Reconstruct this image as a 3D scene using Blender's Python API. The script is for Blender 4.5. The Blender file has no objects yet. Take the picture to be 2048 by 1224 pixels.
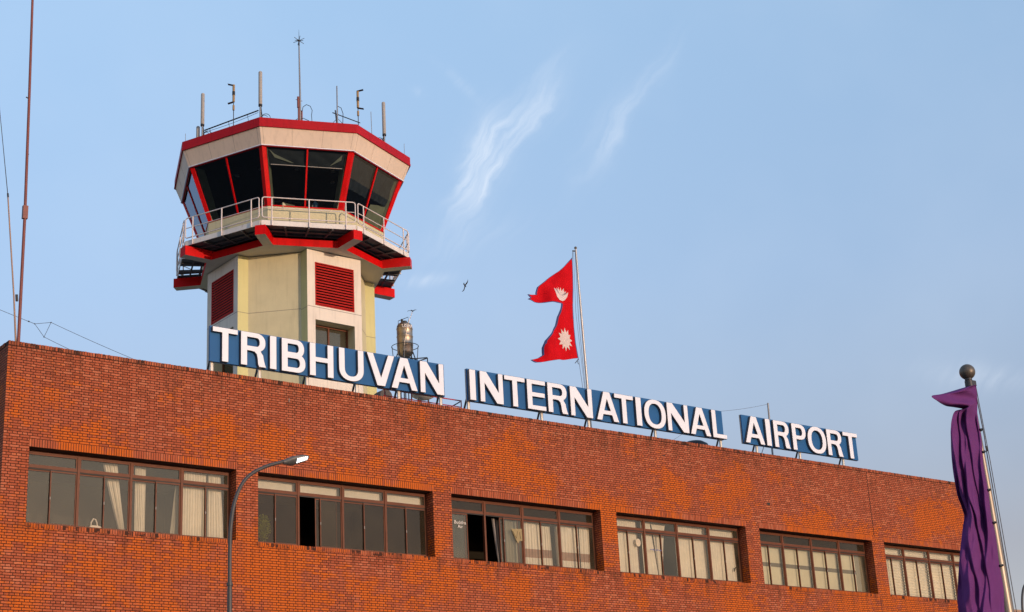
import bpy, math, random
from mathutils import Vector, Matrix, noise
import numpy as np
random.seed(7)
S = bpy.context.scene
COL = S.collection
PI = math.pi
# ------------------------------------------------------------------ camera
cam = bpy.data.cameras.new("camera"); co = bpy.data.objects.new("camera", cam); COL.objects.link(co)
cam.lens = 56.425; cam.sensor_width = 36; cam.sensor_fit = 'HORIZONTAL'; cam.clip_end = 20000; cam.clip_start = .1
r_ = Vector((0.80061597, -0.59694186, -0.05171553)); u_ = Vector((-0.15958909, -0.29563876, 0.94187528)); f_ = Vector((0.57753389, 0.74582715, 0.33195852))
m = Matrix.Identity(4)
for i in range(3): m[i][0] = r_[i]; m[i][1] = u_[i]; m[i][2] = -f_[i]
m[0][3], m[1][3], m[2][3] = -15.9483, -43.2405, 1.6
co.matrix_world = m; S.camera = co
# ------------------------------------------------------------------ light
SUN_EL = math.radians(5.0); SUN_AZ = math.radians(170.0)      # azimuth clockwise from +Y
sd = Vector((math.sin(SUN_AZ) * math.cos(SUN_EL), math.cos(SUN_AZ) * math.cos(SUN_EL), math.sin(SUN_EL)))
sl = bpy.data.lights.new("sun", 'SUN'); sl.energy = 2.2; sl.angle = math.radians(.6); sl.color = (1, .73, .51)
so = bpy.data.objects.new("sun", sl); COL.objects.link(so); so.rotation_euler = sd.to_track_quat('Z', 'Y').to_euler()
S.view_settings.view_transform = 'Standard'; S.view_settings.look = 'None'; S.view_settings.gamma = 1
S.view_settings.exposure = 0.25; S.view_settings.use_curve_mapping = False
S.cycles.max_bounces = 6; S.cycles.transparent_max_bounces = 12

W = bpy.data.worlds.new("World"); S.world = W; W.use_nodes = True
wn = W.node_tree; wn.nodes.clear()
def N(t, typ, **kw):
    n = t.nodes.new(typ)
    for k, v in kw.items():
        if k in ('i',):
            for a, b in v.items(): n.inputs[a].default_value = b
        else: setattr(n, k, v)
    return n
def wm(op, a, b=None, c=None):
    return math_(wn, op, a, b, c)
def math_(t, op, a, b=None, c=None):
    n = t.nodes.new('ShaderNodeMath'); n.operation = op
    for k, v in enumerate((a, b, c)):
        if v is None: continue
        if isinstance(v, (int, float)): n.inputs[k].default_value = v
        else: t.links.new(v, n.inputs[k])
    return n.outputs[0]
def vm(t, op, a, b=None):
    n = t.nodes.new('ShaderNodeVectorMath'); n.operation = op
    for k, v in enumerate((a, b)):
        if v is None: continue
        if isinstance(v, (tuple, list)): n.inputs[k].default_value = v
        else: t.links.new(v, n.inputs[k])
    return n.outputs['Value'] if op == 'DOT_PRODUCT' else n.outputs[0]
wout = N(wn, 'ShaderNodeOutputWorld'); bg = N(wn, 'ShaderNodeBackground'); bg.inputs[1].default_value = .15
sky = N(wn, 'ShaderNodeTexSky', sky_type='NISHITA', sun_disc=False, sun_elevation=SUN_EL, sun_rotation=SUN_AZ)
sky.air_density = 1.0; sky.dust_density = 1.0; sky.ozone_density = 1.5; sky.altitude = 1300
tc = N(wn, 'ShaderNodeTexCoord'); d = tc.outputs['Generated']
# thin cirrus: streaks laid out on a plane tangent to the sky at azimuth 37, elevation 22
df = vm(wn, 'DOT_PRODUCT', d, (0.55799317, 0.74048195, 0.37460659))
px = wm('DIVIDE', vm(wn, 'DOT_PRODUCT', d, (0.79863551, -0.60181502, 0)), df)
py = wm('DIVIDE', vm(wn, 'DOT_PRODUCT', d, (-0.22544388, -0.29917413, 0.92718385)), df)
pc = N(wn, 'ShaderNodeCombineXYZ'); wn.links.new(px, pc.inputs[0]); wn.links.new(py, pc.inputs[1])
nw = N(wn, 'ShaderNodeTexNoise', i={'Scale': 22.0, 'Detail': 5.0, 'Roughness': .5}); wn.links.new(pc.outputs[0], nw.inputs['Vector'])
wx = wm('MULTIPLY', wm('SUBTRACT', nw.outputs['Fac'], .5), .03)
px2 = wm('ADD', px, wx); py2 = wm('SUBTRACT', py, wm('MULTIPLY', wx, .4))
def streak(x0, y0, x1, y1, wid, amp, fade=1.0):
    L = math.hypot(x1 - x0, y1 - y0); a = math.atan2(y1 - y0, x1 - x0); ca, sa = math.cos(a), math.sin(a)
    cx, cy = (x0 + x1) / 2, (y0 + y1) / 2
    dx = wm('SUBTRACT', px2, cx); dy = wm('SUBTRACT', py2, cy)
    al = wm('DIVIDE', wm('ADD', wm('MULTIPLY', dx, ca), wm('MULTIPLY', dy, sa)), L * .52)
    ac = wm('DIVIDE', wm('SUBTRACT', wm('MULTIPLY', dy, ca), wm('MULTIPLY', dx, sa)), wid)
    e = wm('ADD', wm('MULTIPLY', wm('MULTIPLY', al, al), 1.2), wm('MULTIPLY', ac, ac))
    g = wm('EXPONENT', wm('MULTIPLY', e, -1.0))
    return wm('MULTIPLY', g, amp)
st = [streak(-.018, .009, .004, .062, .0085, .85), streak(.0, .048, .048, .092, .0090, .7), streak(-.010, .018, .030, .068, .0035, .6),
      streak(-.019, .020, -.010, .052, .004, .45), streak(-.004, .03, .012, .075, .015, .45), streak(.066, .038, .118, .108, .0058, .40), streak(.062, .035, .09, .08, .012, .22),
      streak(-.025, .105, .0, .082, .003, .22), streak(-.055, -.027, -.025, -.026, .004, .55), streak(-.055, -.012, .02, .005, .012, .18),
      streak(-.042, .092, -.036, .088, .003, .2), streak(.27, -.10, .33, -.108, .008, .35), streak(.02, .085, .055, .11, .004, .2)]
acc = st[0]
for s in st[1:]: acc = wm('ADD', acc, s)
# fibrous breakup stretched along the wind direction (about 50 degrees)
pc2 = N(wn, 'ShaderNodeCombineXYZ'); ca_, sa_ = math.cos(math.radians(54)), math.sin(math.radians(54))
wn.links.new(wm('MULTIPLY', wm('ADD', wm('MULTIPLY', px2, ca_), wm('MULTIPLY', py2, sa_)), 14.0), pc2.inputs[0]); wn.links.new(wm('MULTIPLY', wm('SUBTRACT', wm('MULTIPLY', py2, ca_), wm('MULTIPLY', px2, sa_)), 150.0), pc2.inputs[1])
nf = N(wn, 'ShaderNodeTexNoise', i={'Scale': 1.0, 'Detail': 5.0, 'Roughness': .55}); wn.links.new(pc2.outputs[0], nf.inputs['Vector'])
fib = N(wn, 'ShaderNodeMapRange', i={'From Min': .3, 'From Max': .7, 'To Min': .12, 'To Max': 1.1}); wn.links.new(nf.outputs['Fac'], fib.inputs['Value'])
cl = wm('MULTIPLY', acc, fib.outputs[0])
big = N(wn, 'ShaderNodeTexNoise', i={'Scale': 5.0, 'Detail': 4.0, 'Roughness': .55}); wn.links.new(pc.outputs[0], big.inputs['Vector'])
veil = N(wn, 'ShaderNodeMapRange', i={'From Min': .45, 'From Max': .85, 'To Min': 0.0, 'To Max': .10}); wn.links.new(big.outputs['Fac'], veil.inputs['Value'])
cl = wm('MINIMUM', wm('ADD', wm('MULTIPLY', cl, .62), veil.outputs[0]), .75)
front = wm('GREATER_THAN', df, .3); cl = wm('MULTIPLY', cl, front)
hs = N(wn, 'ShaderNodeHueSaturation', i={'Saturation': .79, 'Value': 2.6, 'Hue': .5}); wn.links.new(sky.outputs[0], hs.inputs['Color'])
sz_ = N(wn, 'ShaderNodeSeparateXYZ'); wn.links.new(d, sz_.inputs[0])      # evening haze greys and dims the air low down
hr = N(wn, 'ShaderNodeValToRGB'); e_ = hr.color_ramp.elements; e_[0].position = .17; e_[0].color = (.50, .385, .39, 1); e_[1].position = .52; e_[1].color = (.99, 1.05, 1.10, 1)
for p_, c_ in ((.34, (.72, .71, .77, 1)), (.43, (.84, .87, .93, 1))): x_ = e_.new(p_); x_.color = c_
wn.links.new(sz_.outputs[2], hr.inputs[0])
hm = N(wn, 'ShaderNodeMix', data_type='RGBA', blend_type='MULTIPLY'); hm.inputs[0].default_value = 1; sv_ = N(wn, 'ShaderNodeVectorMath', operation='SCALE'); wn.links.new(hs.outputs[0], sv_.inputs[0]); wn.links.new(wm('MINIMUM', wm('MAXIMUM', wm('ADD', 1.02, wm('MULTIPLY', px, .28)), .9), 1.12), sv_.inputs['Scale']); wn.links.new(sv_.outputs[0], hm.inputs[6]); wn.links.new(hr.outputs[0], hm.inputs[7])
mx = N(wn, 'ShaderNodeMix', data_type='RGBA'); wn.links.new(cl, mx.inputs[0]); wn.links.new(hm.outputs[2], mx.inputs[6]); mx.inputs[7].default_value = (5.0, 5.4, 6.0, 1)
wn.links.new(mx.outputs[2], bg.inputs[0]); wn.links.new(bg.outputs[0], wout.inputs[0])

# ------------------------------------------------------------------ materials
def mat(name, col=(.5, .5, .5), rough=.6, metal=0., var=.12, vscale=3., bump=0., bscale=40., streaks=0., spec=.5, dirt=0., dirtcol=(.05, .04, .03)):
    M = bpy.data.materials.new(name); M.use_nodes = True; t = M.node_tree; p = t.nodes['Principled BSDF']
    p.inputs['Roughness'].default_value = rough; p.inputs['Metallic'].default_value = metal
    p.inputs['Specular IOR Level'].default_value = spec
    tcn = N(t, 'ShaderNodeTexCoord'); ov = tcn.outputs['Object']
    n = N(t, 'ShaderNodeTexNoise', i={'Scale': vscale, 'Detail': 5.0, 'Roughness': .6}); t.links.new(ov, n.inputs['Vector'])
    mr = N(t, 'ShaderNodeMapRange', i={'From Min': .3, 'From Max': .7, 'To Min': 1 - var, 'To Max': 1 + var}); t.links.new(n.outputs['Fac'], mr.inputs['Value'])
    fac = mr.outputs[0]
    if streaks:
        mp = N(t, 'ShaderNodeMapping'); mp.inputs['Scale'].default_value = (7, 7, .5); t.links.new(ov, mp.inputs['Vector'])
        n2 = N(t, 'ShaderNodeTexNoise', i={'Scale': 1.0, 'Detail': 6.0, 'Roughness': .65}); t.links.new(mp.outputs[0], n2.inputs['Vector'])
        m2 = N(t, 'ShaderNodeMapRange', i={'From Min': .5, 'From Max': .75, 'To Min': 1.0, 'To Max': 1 - streaks}); t.links.new(n2.outputs['Fac'], m2.inputs['Value'])
        fac = math_(t, 'MULTIPLY', fac, m2.outputs[0])
    v = N(t, 'ShaderNodeVectorMath', operation='SCALE'); v.inputs[0].default_value = col[:3]; t.links.new(fac, v.inputs['Scale'])
    out = v.outputs[0]
    if dirt:
        n3 = N(t, 'ShaderNodeTexNoise', i={'Scale': vscale * 2.3, 'Detail': 7.0, 'Roughness': .7}); t.links.new(ov, n3.inputs['Vector'])
        m3 = N(t, 'ShaderNodeMapRange', i={'From Min': .56, 'From Max': .72, 'To Min': 0.0, 'To Max': dirt}); t.links.new(n3.outputs['Fac'], m3.inputs['Value'])
        q = N(t, 'ShaderNodeMix', data_type='RGBA'); t.links.new(m3.outputs[0], q.inputs[0]); t.links.new(out, q.inputs[6]); q.inputs[7].default_value = (*dirtcol, 1); out = q.outputs[2]
    t.links.new(out, p.inputs['Base Color'])
    if bump:
        nb = N(t, 'ShaderNodeTexNoise', i={'Scale': bscale, 'Detail': 4.0}); t.links.new(ov, nb.inputs['Vector'])
        b = N(t, 'ShaderNodeBump', i={'Strength': bump, 'Distance': .02}); t.links.new(nb.outputs['Fac'], b.inputs['Height']); t.links.new(b.outputs[0], p.inputs['Normal'])
    return M

def brick_colour(t, rnd, macro_vec):
    """random value per brick -> brick colour; macro_vec in metres (u, v)"""
    cr = N(t, 'ShaderNodeValToRGB'); t.links.new(rnd, cr.inputs[0]); e = cr.color_ramp.elements
    e[0].position = 0; e[0].color = (.31, .070, .028, 1); e[1].position = 1; e[1].color = (.50, .160, .080, 1)
    for pos, c in ((.12, (.37, .085, .034, 1)), (.35, (.39, .092, .040, 1)), (.6, (.43, .110, .048, 1)), (.82, (.47, .130, .062, 1))):
        x = e.new(pos); x.color = c
    out = cr.outputs[0]
    # fired-orange patches
    n1 = N(t, 'ShaderNodeTexNoise', i={'Scale': .42, 'Detail': 6.0, 'Roughness': .68}); t.links.new(macro_vec, n1.inputs['Vector'])
    sep = N(t, 'ShaderNodeSeparateXYZ'); t.links.new(macro_vec, sep.inputs[0])
    hz = N(t, 'ShaderNodeMapRange', i={'From Min': 16.7, 'From Max': 14.4, 'To Min': -.10, 'To Max': .02}); t.links.new(sep.outputs[1], hz.inputs['Value'])
    a = math_(t, 'ADD', math_(t, 'ADD', n1.outputs['Fac'], hz.outputs[0]), math_(t, 'MULTIPLY', math_(t, 'SUBTRACT', rnd, .5), .10))
    m1 = N(t, 'ShaderNodeMapRange', i={'From Min': .485, 'From Max': .565, 'To Min': 0., 'To Max': .9}); t.links.new(a, m1.inputs['Value'])
    q = N(t, 'ShaderNodeMix', data_type='RGBA'); t.links.new(m1.outputs[0], q.inputs[0]); t.links.new(out, q.inputs[6]); q.inputs[7].default_value = (.58, .118, .008, 1); out = q.outputs[2]
    # redder / duller patches
    off = N(t, 'ShaderNodeVectorMath', operation='ADD'); off.inputs[1].default_value = (31, 17, 5); t.links.new(macro_vec, off.inputs[0])
    n2 = N(t, 'ShaderNodeTexNoise', i={'Scale': .7, 'Detail': 5.0, 'Roughness': .65}); t.links.new(off.outputs[0], n2.inputs['Vector'])
    m2 = N(t, 'ShaderNodeMapRange', i={'From Min': .52, 'From Max': .64, 'To Min': 0., 'To Max': .55}); t.links.new(n2.outputs['Fac'], m2.inputs['Value'])
    q = N(t, 'ShaderNodeMix', data_type='RGBA'); t.links.new(m2.outputs[0], q.inputs[0]); t.links.new(out, q.inputs[6]); q.inputs[7].default_value = (.39, .095, .044, 1); out = q.outputs[2]
    # grime: streaky band under the coping, and scattered mould
    mp = N(t, 'ShaderNodeMapping'); mp.inputs['Scale'].default_value = (1.3, .45, 1); t.links.new(macro_vec, mp.inputs['Vector'])
    n3 = N(t, 'ShaderNodeTexNoise', i={'Scale': 1.6, 'Detail': 8.0, 'Roughness': .75}); t.links.new(mp.outputs[0], n3.inputs['Vector'])
    h3 = N(t, 'ShaderNodeMapRange', i={'From Min': 14.6, 'From Max': 16.7, 'To Min': 0., 'To Max': .11}); t.links.new(sep.outputs[1], h3.inputs['Value'])
    m3 = N(t, 'ShaderNodeMapRange', i={'From Min': .58, 'From Max': .74, 'To Min': 0., 'To Max': .6}); t.links.new(math_(t, 'ADD', n3.outputs['Fac'], h3.outputs[0]), m3.inputs['Value'])
    q = N(t, 'ShaderNodeMix', data_type='RGBA'); t.links.new(m3.outputs[0], q.inputs[0]); t.links.new(out, q.inputs[6]); q.inputs[7].default_value = (.13, .045, .022, 1); out = q.outputs[2]
    # run-off streaks below the sills and below the coping
    mp = N(t, 'ShaderNodeMapping'); mp.inputs['Scale'].default_value = (2.6, .55, 1); mp.inputs['Location'].default_value = (7, 3, 0); t.links.new(macro_vec, mp.inputs['Vector'])
    n4 = N(t, 'ShaderNodeTexNoise', i={'Scale': 1.0, 'Detail': 7.0, 'Roughness': .7}); t.links.new(mp.outputs[0], n4.inputs['Vector'])
    w1 = N(t, 'ShaderNodeMapRange', i={'From Min': 10.55, 'From Max': 11.40, 'To Min': 0., 'To Max': .13}); t.links.new(sep.outputs[1], w1.inputs['Value'])
    w1c = math_(t, 'MULTIPLY', w1.outputs[0], math_(t, 'LESS_THAN', sep.outputs[1], 11.47))
    w2 = N(t, 'ShaderNodeMapRange', i={'From Min': 15.6, 'From Max': 16.7, 'To Min': 0., 'To Max': .12}); t.links.new(sep.outputs[1], w2.inputs['Value'])
    m4 = N(t, 'ShaderNodeMapRange', i={'From Min': .59, 'From Max': .74, 'To Min': 0., 'To Max': .6}); t.links.new(math_(t, 'ADD', math_(t, 'ADD', n4.outputs['Fac'], w1c), w2.outputs[0]), m4.inputs['Value'])
    q = N(t, 'ShaderNodeMix', data_type='RGBA'); t.links.new(m4.outputs[0], q.inputs[0]); t.links.new(out, q.inputs[6]); q.inputs[7].default_value = (.12, .040, .020, 1); out = q.outputs[2]
    return out

def brick_mat():
    M = bpy.data.materials.new('brick_english_bond'); M.use_nodes = True; t = M.node_tree; p = t.nodes['Principled BSDF']
    uv = N(t, 'ShaderNodeUVMap'); uv.uv_map = 'UVMap'
    # slight wobble so courses are not ruler straight
    nz = N(t, 'ShaderNodeTexNoise', i={'Scale': 2.5, 'Detail': 2.0}); t.links.new(uv.outputs[0], nz.inputs['Vector'])
    wv = N(t, 'ShaderNodeVectorMath', operation='SCALE'); wv.inputs['Scale'].default_value = .012
    sb = N(t, 'ShaderNodeVectorMath', operation='SUBTRACT'); sb.inputs[1].default_value = (.5, .5, .5); t.links.new(nz.outputs['Color'], sb.inputs[0]); t.links.new(sb.outputs[0], wv.inputs[0])
    ad = N(t, 'ShaderNodeVectorMath', operation='ADD'); t.links.new(uv.outputs[0], ad.inputs[0]); t.links.new(wv.outputs[0], ad.inputs[1])
    b = N(t, 'ShaderNodeTexBrick', i={'Scale': 1.0, 'Mortar Size': .0115, 'Mortar Smooth': .25, 'Bias': 0.0, 'Brick Width': .295, 'Row Height': .0785,
        'Color1': (0, 0, 0, 1), 'Color2': (1, 1, 1, 1), 'Mortar': (.5, .5, .5, 1)}, offset=.5, offset_frequency=2, squash=.5, squash_frequency=2)
    t.links.new(ad.outputs[0], b.inputs['Vector'])
    sx = N(t, 'ShaderNodeSeparateColor'); t.links.new(b.outputs['Color'], sx.inputs[0]); rnd = sx.outputs[0]
    out = brick_colour(t, rnd, uv.outputs[0])
    nf = N(t, 'ShaderNodeTexNoise', i={'Scale': 45.0, 'Detail': 4.0}); t.links.new(uv.outputs[0], nf.inputs['Vector'])
    fm = N(t, 'ShaderNodeMapRange', i={'From Min': .3, 'From Max': .7, 'To Min': .86, 'To Max': 1.12}); t.links.new(nf.outputs['Fac'], fm.inputs['Value'])
    sc = N(t, 'ShaderNodeVectorMath', operation='SCALE'); t.links.new(out, sc.inputs[0]); t.links.new(fm.outputs[0], sc.inputs['Scale'])
    q = N(t, 'ShaderNodeMix', data_type='RGBA'); t.links.new(b.outputs['Fac'], q.inputs[0]); t.links.new(sc.outputs[0], q.inputs[6]); q.inputs[7].default_value = (.045, .012, .006, 1)
    t.links.new(q.outputs[2], p.inputs['Base Color']); p.inputs['Roughness'].default_value = .85; p.inputs['Specular IOR Level'].default_value = .25
    inv = math_(t, 'SUBTRACT', 1.0, b.outputs['Fac'])
    hh = math_(t, 'ADD', inv, math_(t, 'MULTIPLY', nf.outputs['Fac'], .35))
    bp = N(t, 'ShaderNodeBump', i={'Strength': .6, 'Distance': .008}); t.links.new(hh, bp.inputs['Height']); t.links.new(bp.outputs[0], p.inputs['Normal'])
    return M
def single_brick_mat(darker=0.0, name='brick_on_edge'):
    M = bpy.data.materials.new(name); M.use_nodes = True; t = M.node_tree; p = t.nodes['Principled BSDF']
    a = N(t, 'ShaderNodeAttribute'); a.attribute_name = 'rnd'
    g = N(t, 'ShaderNodeNewGeometry'); s = N(t, 'ShaderNodeSeparateXYZ'); t.links.new(g.outputs['Position'], s.inputs[0])
    c = N(t, 'ShaderNodeCombineXYZ'); t.links.new(s.outputs[0], c.inputs[0]); t.links.new(s.outputs[2], c.inputs[1])
    out = brick_colour(t, a.outputs['Fac'], c.outputs[0])
    if darker:
        n = N(t, 'ShaderNodeTexNoise', i={'Scale': 3.2, 'Detail': 5.0, 'Roughness': .7}); t.links.new(c.outputs[0], n.inputs['Vector'])
        x = math_(t, 'ADD', n.outputs['Fac'], math_(t, 'MULTIPLY', math_(t, 'SUBTRACT', a.outputs['Fac'], .5), -.22))
        mr = N(t, 'ShaderNodeMapRange', i={'From Min': .56, 'From Max': .62, 'To Min': 0., 'To Max': darker}); t.links.new(x, mr.inputs['Value'])
        q = N(t, 'ShaderNodeMix', data_type='RGBA'); t.links.new(mr.outputs[0], q.inputs[0]); t.links.new(out, q.inputs[6]); q.inputs[7].default_value = (.035, .018, .012, 1); out = q.outputs[2]
    t.links.new(out, p.inputs['Base Color']); p.inputs['Roughness'].default_value = .85; p.inputs['Specular IOR Level'].default_value = .25
    return M
def glass_mat(name, rcol=(1, .88, .70), tint=(.75, .7, .6), refl=.10, rough=.02, dust=.0, dustcol=(.3, .27, .2)):
    M = bpy.data.materials.new(name); M.use_nodes = True; t = M.node_tree; t.nodes.clear()
    o = N(t, 'ShaderNodeOutputMaterial'); tr = N(t, 'ShaderNodeBsdfTransparent', i={'Color': (*tint, 1)})
    gl = N(t, 'ShaderNodeBsdfGlossy', i={'Roughness': 0.0, 'Color': (*rcol, 1)}); fr = N(t, 'ShaderNodeFresnel', i={'IOR': 1.5})
    tcn = N(t, 'ShaderNodeTexCoord'); n = N(t, 'ShaderNodeTexNoise', i={'Scale': .8, 'Detail': 3.0}); t.links.new(tcn.outputs['Object'], n.inputs['Vector'])
    f = math_(t, 'MINIMUM', math_(t, 'ADD', fr.outputs[0], refl), 1.0)
    m1 = N(t, 'ShaderNodeMixShader'); t.links.new(f, m1.inputs[0]); t.links.new(tr.outputs[0], m1.inputs[1]); t.links.new(gl.outputs[0], m1.inputs[2])
    out = m1.outputs[0]
    if dust:
        df = N(t, 'ShaderNodeBsdfDiffuse', i={'Color': (*dustcol, 1)}); n2 = N(t, 'ShaderNodeTexNoise', i={'Scale': 1.7, 'Detail': 5.0}); t.links.new(tcn.outputs['Object'], n2.inputs['Vector'])
        mr = N(t, 'ShaderNodeMapRange', i={'From Min': .3, 'From Max': .7, 'To Min': dust * .6, 'To Max': dust * 1.4}); t.links.new(n2.outputs['Fac'], mr.inputs['Value'])
        m2 = N(t, 'ShaderNodeMixShader'); t.links.new(mr.outputs[0], m2.inputs[0]); t.links.new(out, m2.inputs[1]); t.links.new(df.outputs[0], m2.inputs[2]); out = m2.outputs[0]
    t.links.new(out, o.inputs[0]); return M
def emis(name, col, st):
    M = bpy.data.materials.new(name); M.use_nodes = True; t = M.node_tree; t.nodes.clear()
    o = N(t, 'ShaderNodeOutputMaterial'); e = N(t, 'ShaderNodeEmission', i={'Color': (*col, 1), 'Strength': st}); t.links.new(e.outputs[0], o.inputs[0]); return M

BRICK = brick_mat(); EDGE = single_brick_mat(); EDGE_D = single_brick_mat(.9, 'brick_on_edge_mouldy')
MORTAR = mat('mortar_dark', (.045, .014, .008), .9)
FRAME = mat('window_frame_brown', (.135, .042, .018), .5, var=.15, spec=.25)
SEAL = mat('window_gasket_black', (.012, .01, .009), .6)
GLASS = glass_mat('window_glass_dusty', (1, .92, .70), (.84, .83, .78), .06, .03, .10, (.30, .27, .19))
GLASS_B = glass_mat('window_glass_bronze', (.8, .66, .50), (.56, .52, .42), .04, .03, .10, (.22, .18, .12))
CABGLASS = glass_mat('cab_glass', (.65, .8, 1), (.50, .56, .58), .0, .02, .004, (.2, .2, .18))
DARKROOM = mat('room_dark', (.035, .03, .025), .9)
CURT = mat('curtain_cream', (.82, .78, .70), .9, var=.06, vscale=6)
CURT_G = mat('curtain_grey_sheer', (.42, .40, .33), .9, var=.06)
BAND = mat('curtain_band_mauve', (.40, .26, .20), .9)
CURT_D = mat('curtain_dark_stripe', (.05, .045, .045), .9); CURT_DL = mat('curtain_grey_stripe', (.28, .25, .23), .9)
BLIND = mat('roller_blind_cream', (.72, .70, .56), .85, var=.05); BLINDBAND = mat('blind_grey_band', (.17, .16, .14), .85)
WHITE = mat('letter_white', (.80, .82, .90), .35, var=.03); LSIDE = mat('letter_side_bronze', (.17, .135, .12), .5, metal=.3, var=.1)
BLUE = mat('sign_panel_blue', (.016, .108, .29), .55, spec=.2, var=.08, vscale=.9); PANELBACK = mat('sign_back_metal', (.35, .34, .33), .5, metal=.6)
POSTW = mat('post_white', (.78, .75, .68), .5); DARKST = mat('dark_steel', (.045, .045, .05), .5, metal=.3)
GREYST = mat('grey_steel', (.25, .25, .26), .45, metal=.5)
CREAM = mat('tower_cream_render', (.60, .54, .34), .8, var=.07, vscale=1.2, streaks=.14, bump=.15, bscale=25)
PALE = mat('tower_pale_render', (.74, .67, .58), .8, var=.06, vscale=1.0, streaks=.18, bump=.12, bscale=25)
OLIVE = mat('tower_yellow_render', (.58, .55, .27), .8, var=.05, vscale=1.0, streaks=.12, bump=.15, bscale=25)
BANDM = mat('cab_band_panel', (.74, .59, .47), .55, var=.06, vscale=.8, streaks=.16)
SEAM = mat('seam_dark_line', (.22, .19, .16), .8)  # even dark tone for the joints
RED = mat('red_paint', (.60, .003, .004), .55, var=.14, vscale=1.8, spec=.12, streaks=.25); REDF = mat('roof_red', (.42, .006, .014), .5, spec=.15, var=.12, vscale=.9, streaks=.25)
REDW = mat('red_paint_worn', (.55, .008, .008), .5, spec=.2, var=.12, vscale=2, dirt=.6, dirtcol=(.55, .40, .34))
LOUV = mat('louvre_red', (.40, .016, .012), .6, var=.1, spec=.1); LOUVD = mat('louvre_void', (.02, .006, .006), .9)
RAILP = mat('rail_pinkish_white', (.70, .62, .60), .4, var=.08); TOE = mat('toe_board_white', (.70, .66, .62), .5, var=.1, vscale=2, dirt=.5, dirtcol=(.35, .25, .18))
UNDER = mat('deck_underside', (.07, .07, .075), .7, var=.3)
SOFF = mat('soffit_cream', (.60, .53, .42), .8, var=.06, vscale=1)
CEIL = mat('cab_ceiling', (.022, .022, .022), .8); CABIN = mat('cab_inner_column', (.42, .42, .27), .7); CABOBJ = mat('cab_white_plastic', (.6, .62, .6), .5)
BLINDC = mat('cab_film_shade', (.045, .055, .068), .7, var=.3, vscale=2); BLINDL = mat('cab_film_lit', (.50, .50, .38), .6)  # BLINDL is the same film in a paler tone, painted as if lit
TUBE = mat('antenna_tube_grey', (.38, .355, .33), .6, var=.04, spec=.2); BRASS = mat('antenna_brown', (.34, .21, .085), .45, metal=.2); BLACK = mat('black_rubber', (.012, .012, .014), .5)
STEEL = mat('tank_stainless', (.40, .33, .26), .48, metal=1., var=.1, vscale=2); LETT = mat('tank_lettering', (.75, .7, .7), .5)
MASTR = mat('mast_red_brown', (.20, .05, .035), .5, var=.15); MASTT = mat('mast_tan', (.35, .22, .15), .5); REDR = mat('red_handrail', (.42, .02, .035), .45)
FLAGR = mat('flag_crimson', (.55, .003, .009), .8, spec=.1, var=.10, vscale=2.5); FLAGB = mat('flag_blue_border', (.03, .045, .16), .75); FLAGW = mat('flag_white_emblem', (.66, .54, .52), .75)
POLE = mat('flagpole_steel', (.52, .47, .42), .35, metal=.8); NPOLE = mat('near_pole_metal', (.26, .22, .18), .42, metal=.55); ROPE = mat('halyard_rope', (.10, .10, .11), .8); GOLD = mat('pole_ball_bronze', (.13, .11, .09), .45, metal=.4)
PURPLE = mat('purple_cloth', (.135, .036, .160), .85, spec=.1, var=.08, vscale=3)
LAMPP = mat('lamp_pole_grey', (.055, .052, .052), .5, var=.1); LAMPH = mat('lamp_head_grey', (.10, .10, .10), .45); LED = emis('lamp_led_lit', (1, .97, .93), 2.2); LEDB = mat('lamp_lens', (.42, .43, .45), .3)
BIRD = mat('bird_feathers', (.022, .018, .016), .8, var=.3, vscale=20)
CONC = mat('roof_concrete', (.28, .26, .23), .9, var=.15, bump=.3); ASPH = mat('forecourt_asphalt', (.055, .053, .05), .9, var=.2, vscale=.4, bump=.4)
GREEN = mat('leaf_yellow_green', (.42, .55, .05), .7, var=.3, vscale=14); POT = mat('pot_clay', (.3, .14, .08), .8)
TAN = mat('unit_tan_metal', (.45, .36, .28), .6); DISHM = mat('dish_cream', (.55, .50, .42), .5); STICK = mat('sticker_white', (.85, .78, .72), .6); STICKY = mat('sticker_ochre', (.30, .23, .11), .7); STICKD = mat('sticker_dark', (.09, .07, .035), .7); STICKB = mat('sticker_blue', (.10, .12, .30), .6)
PINKPIPE = mat('pinkish_post', (.45, .22, .15), .7)

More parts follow.
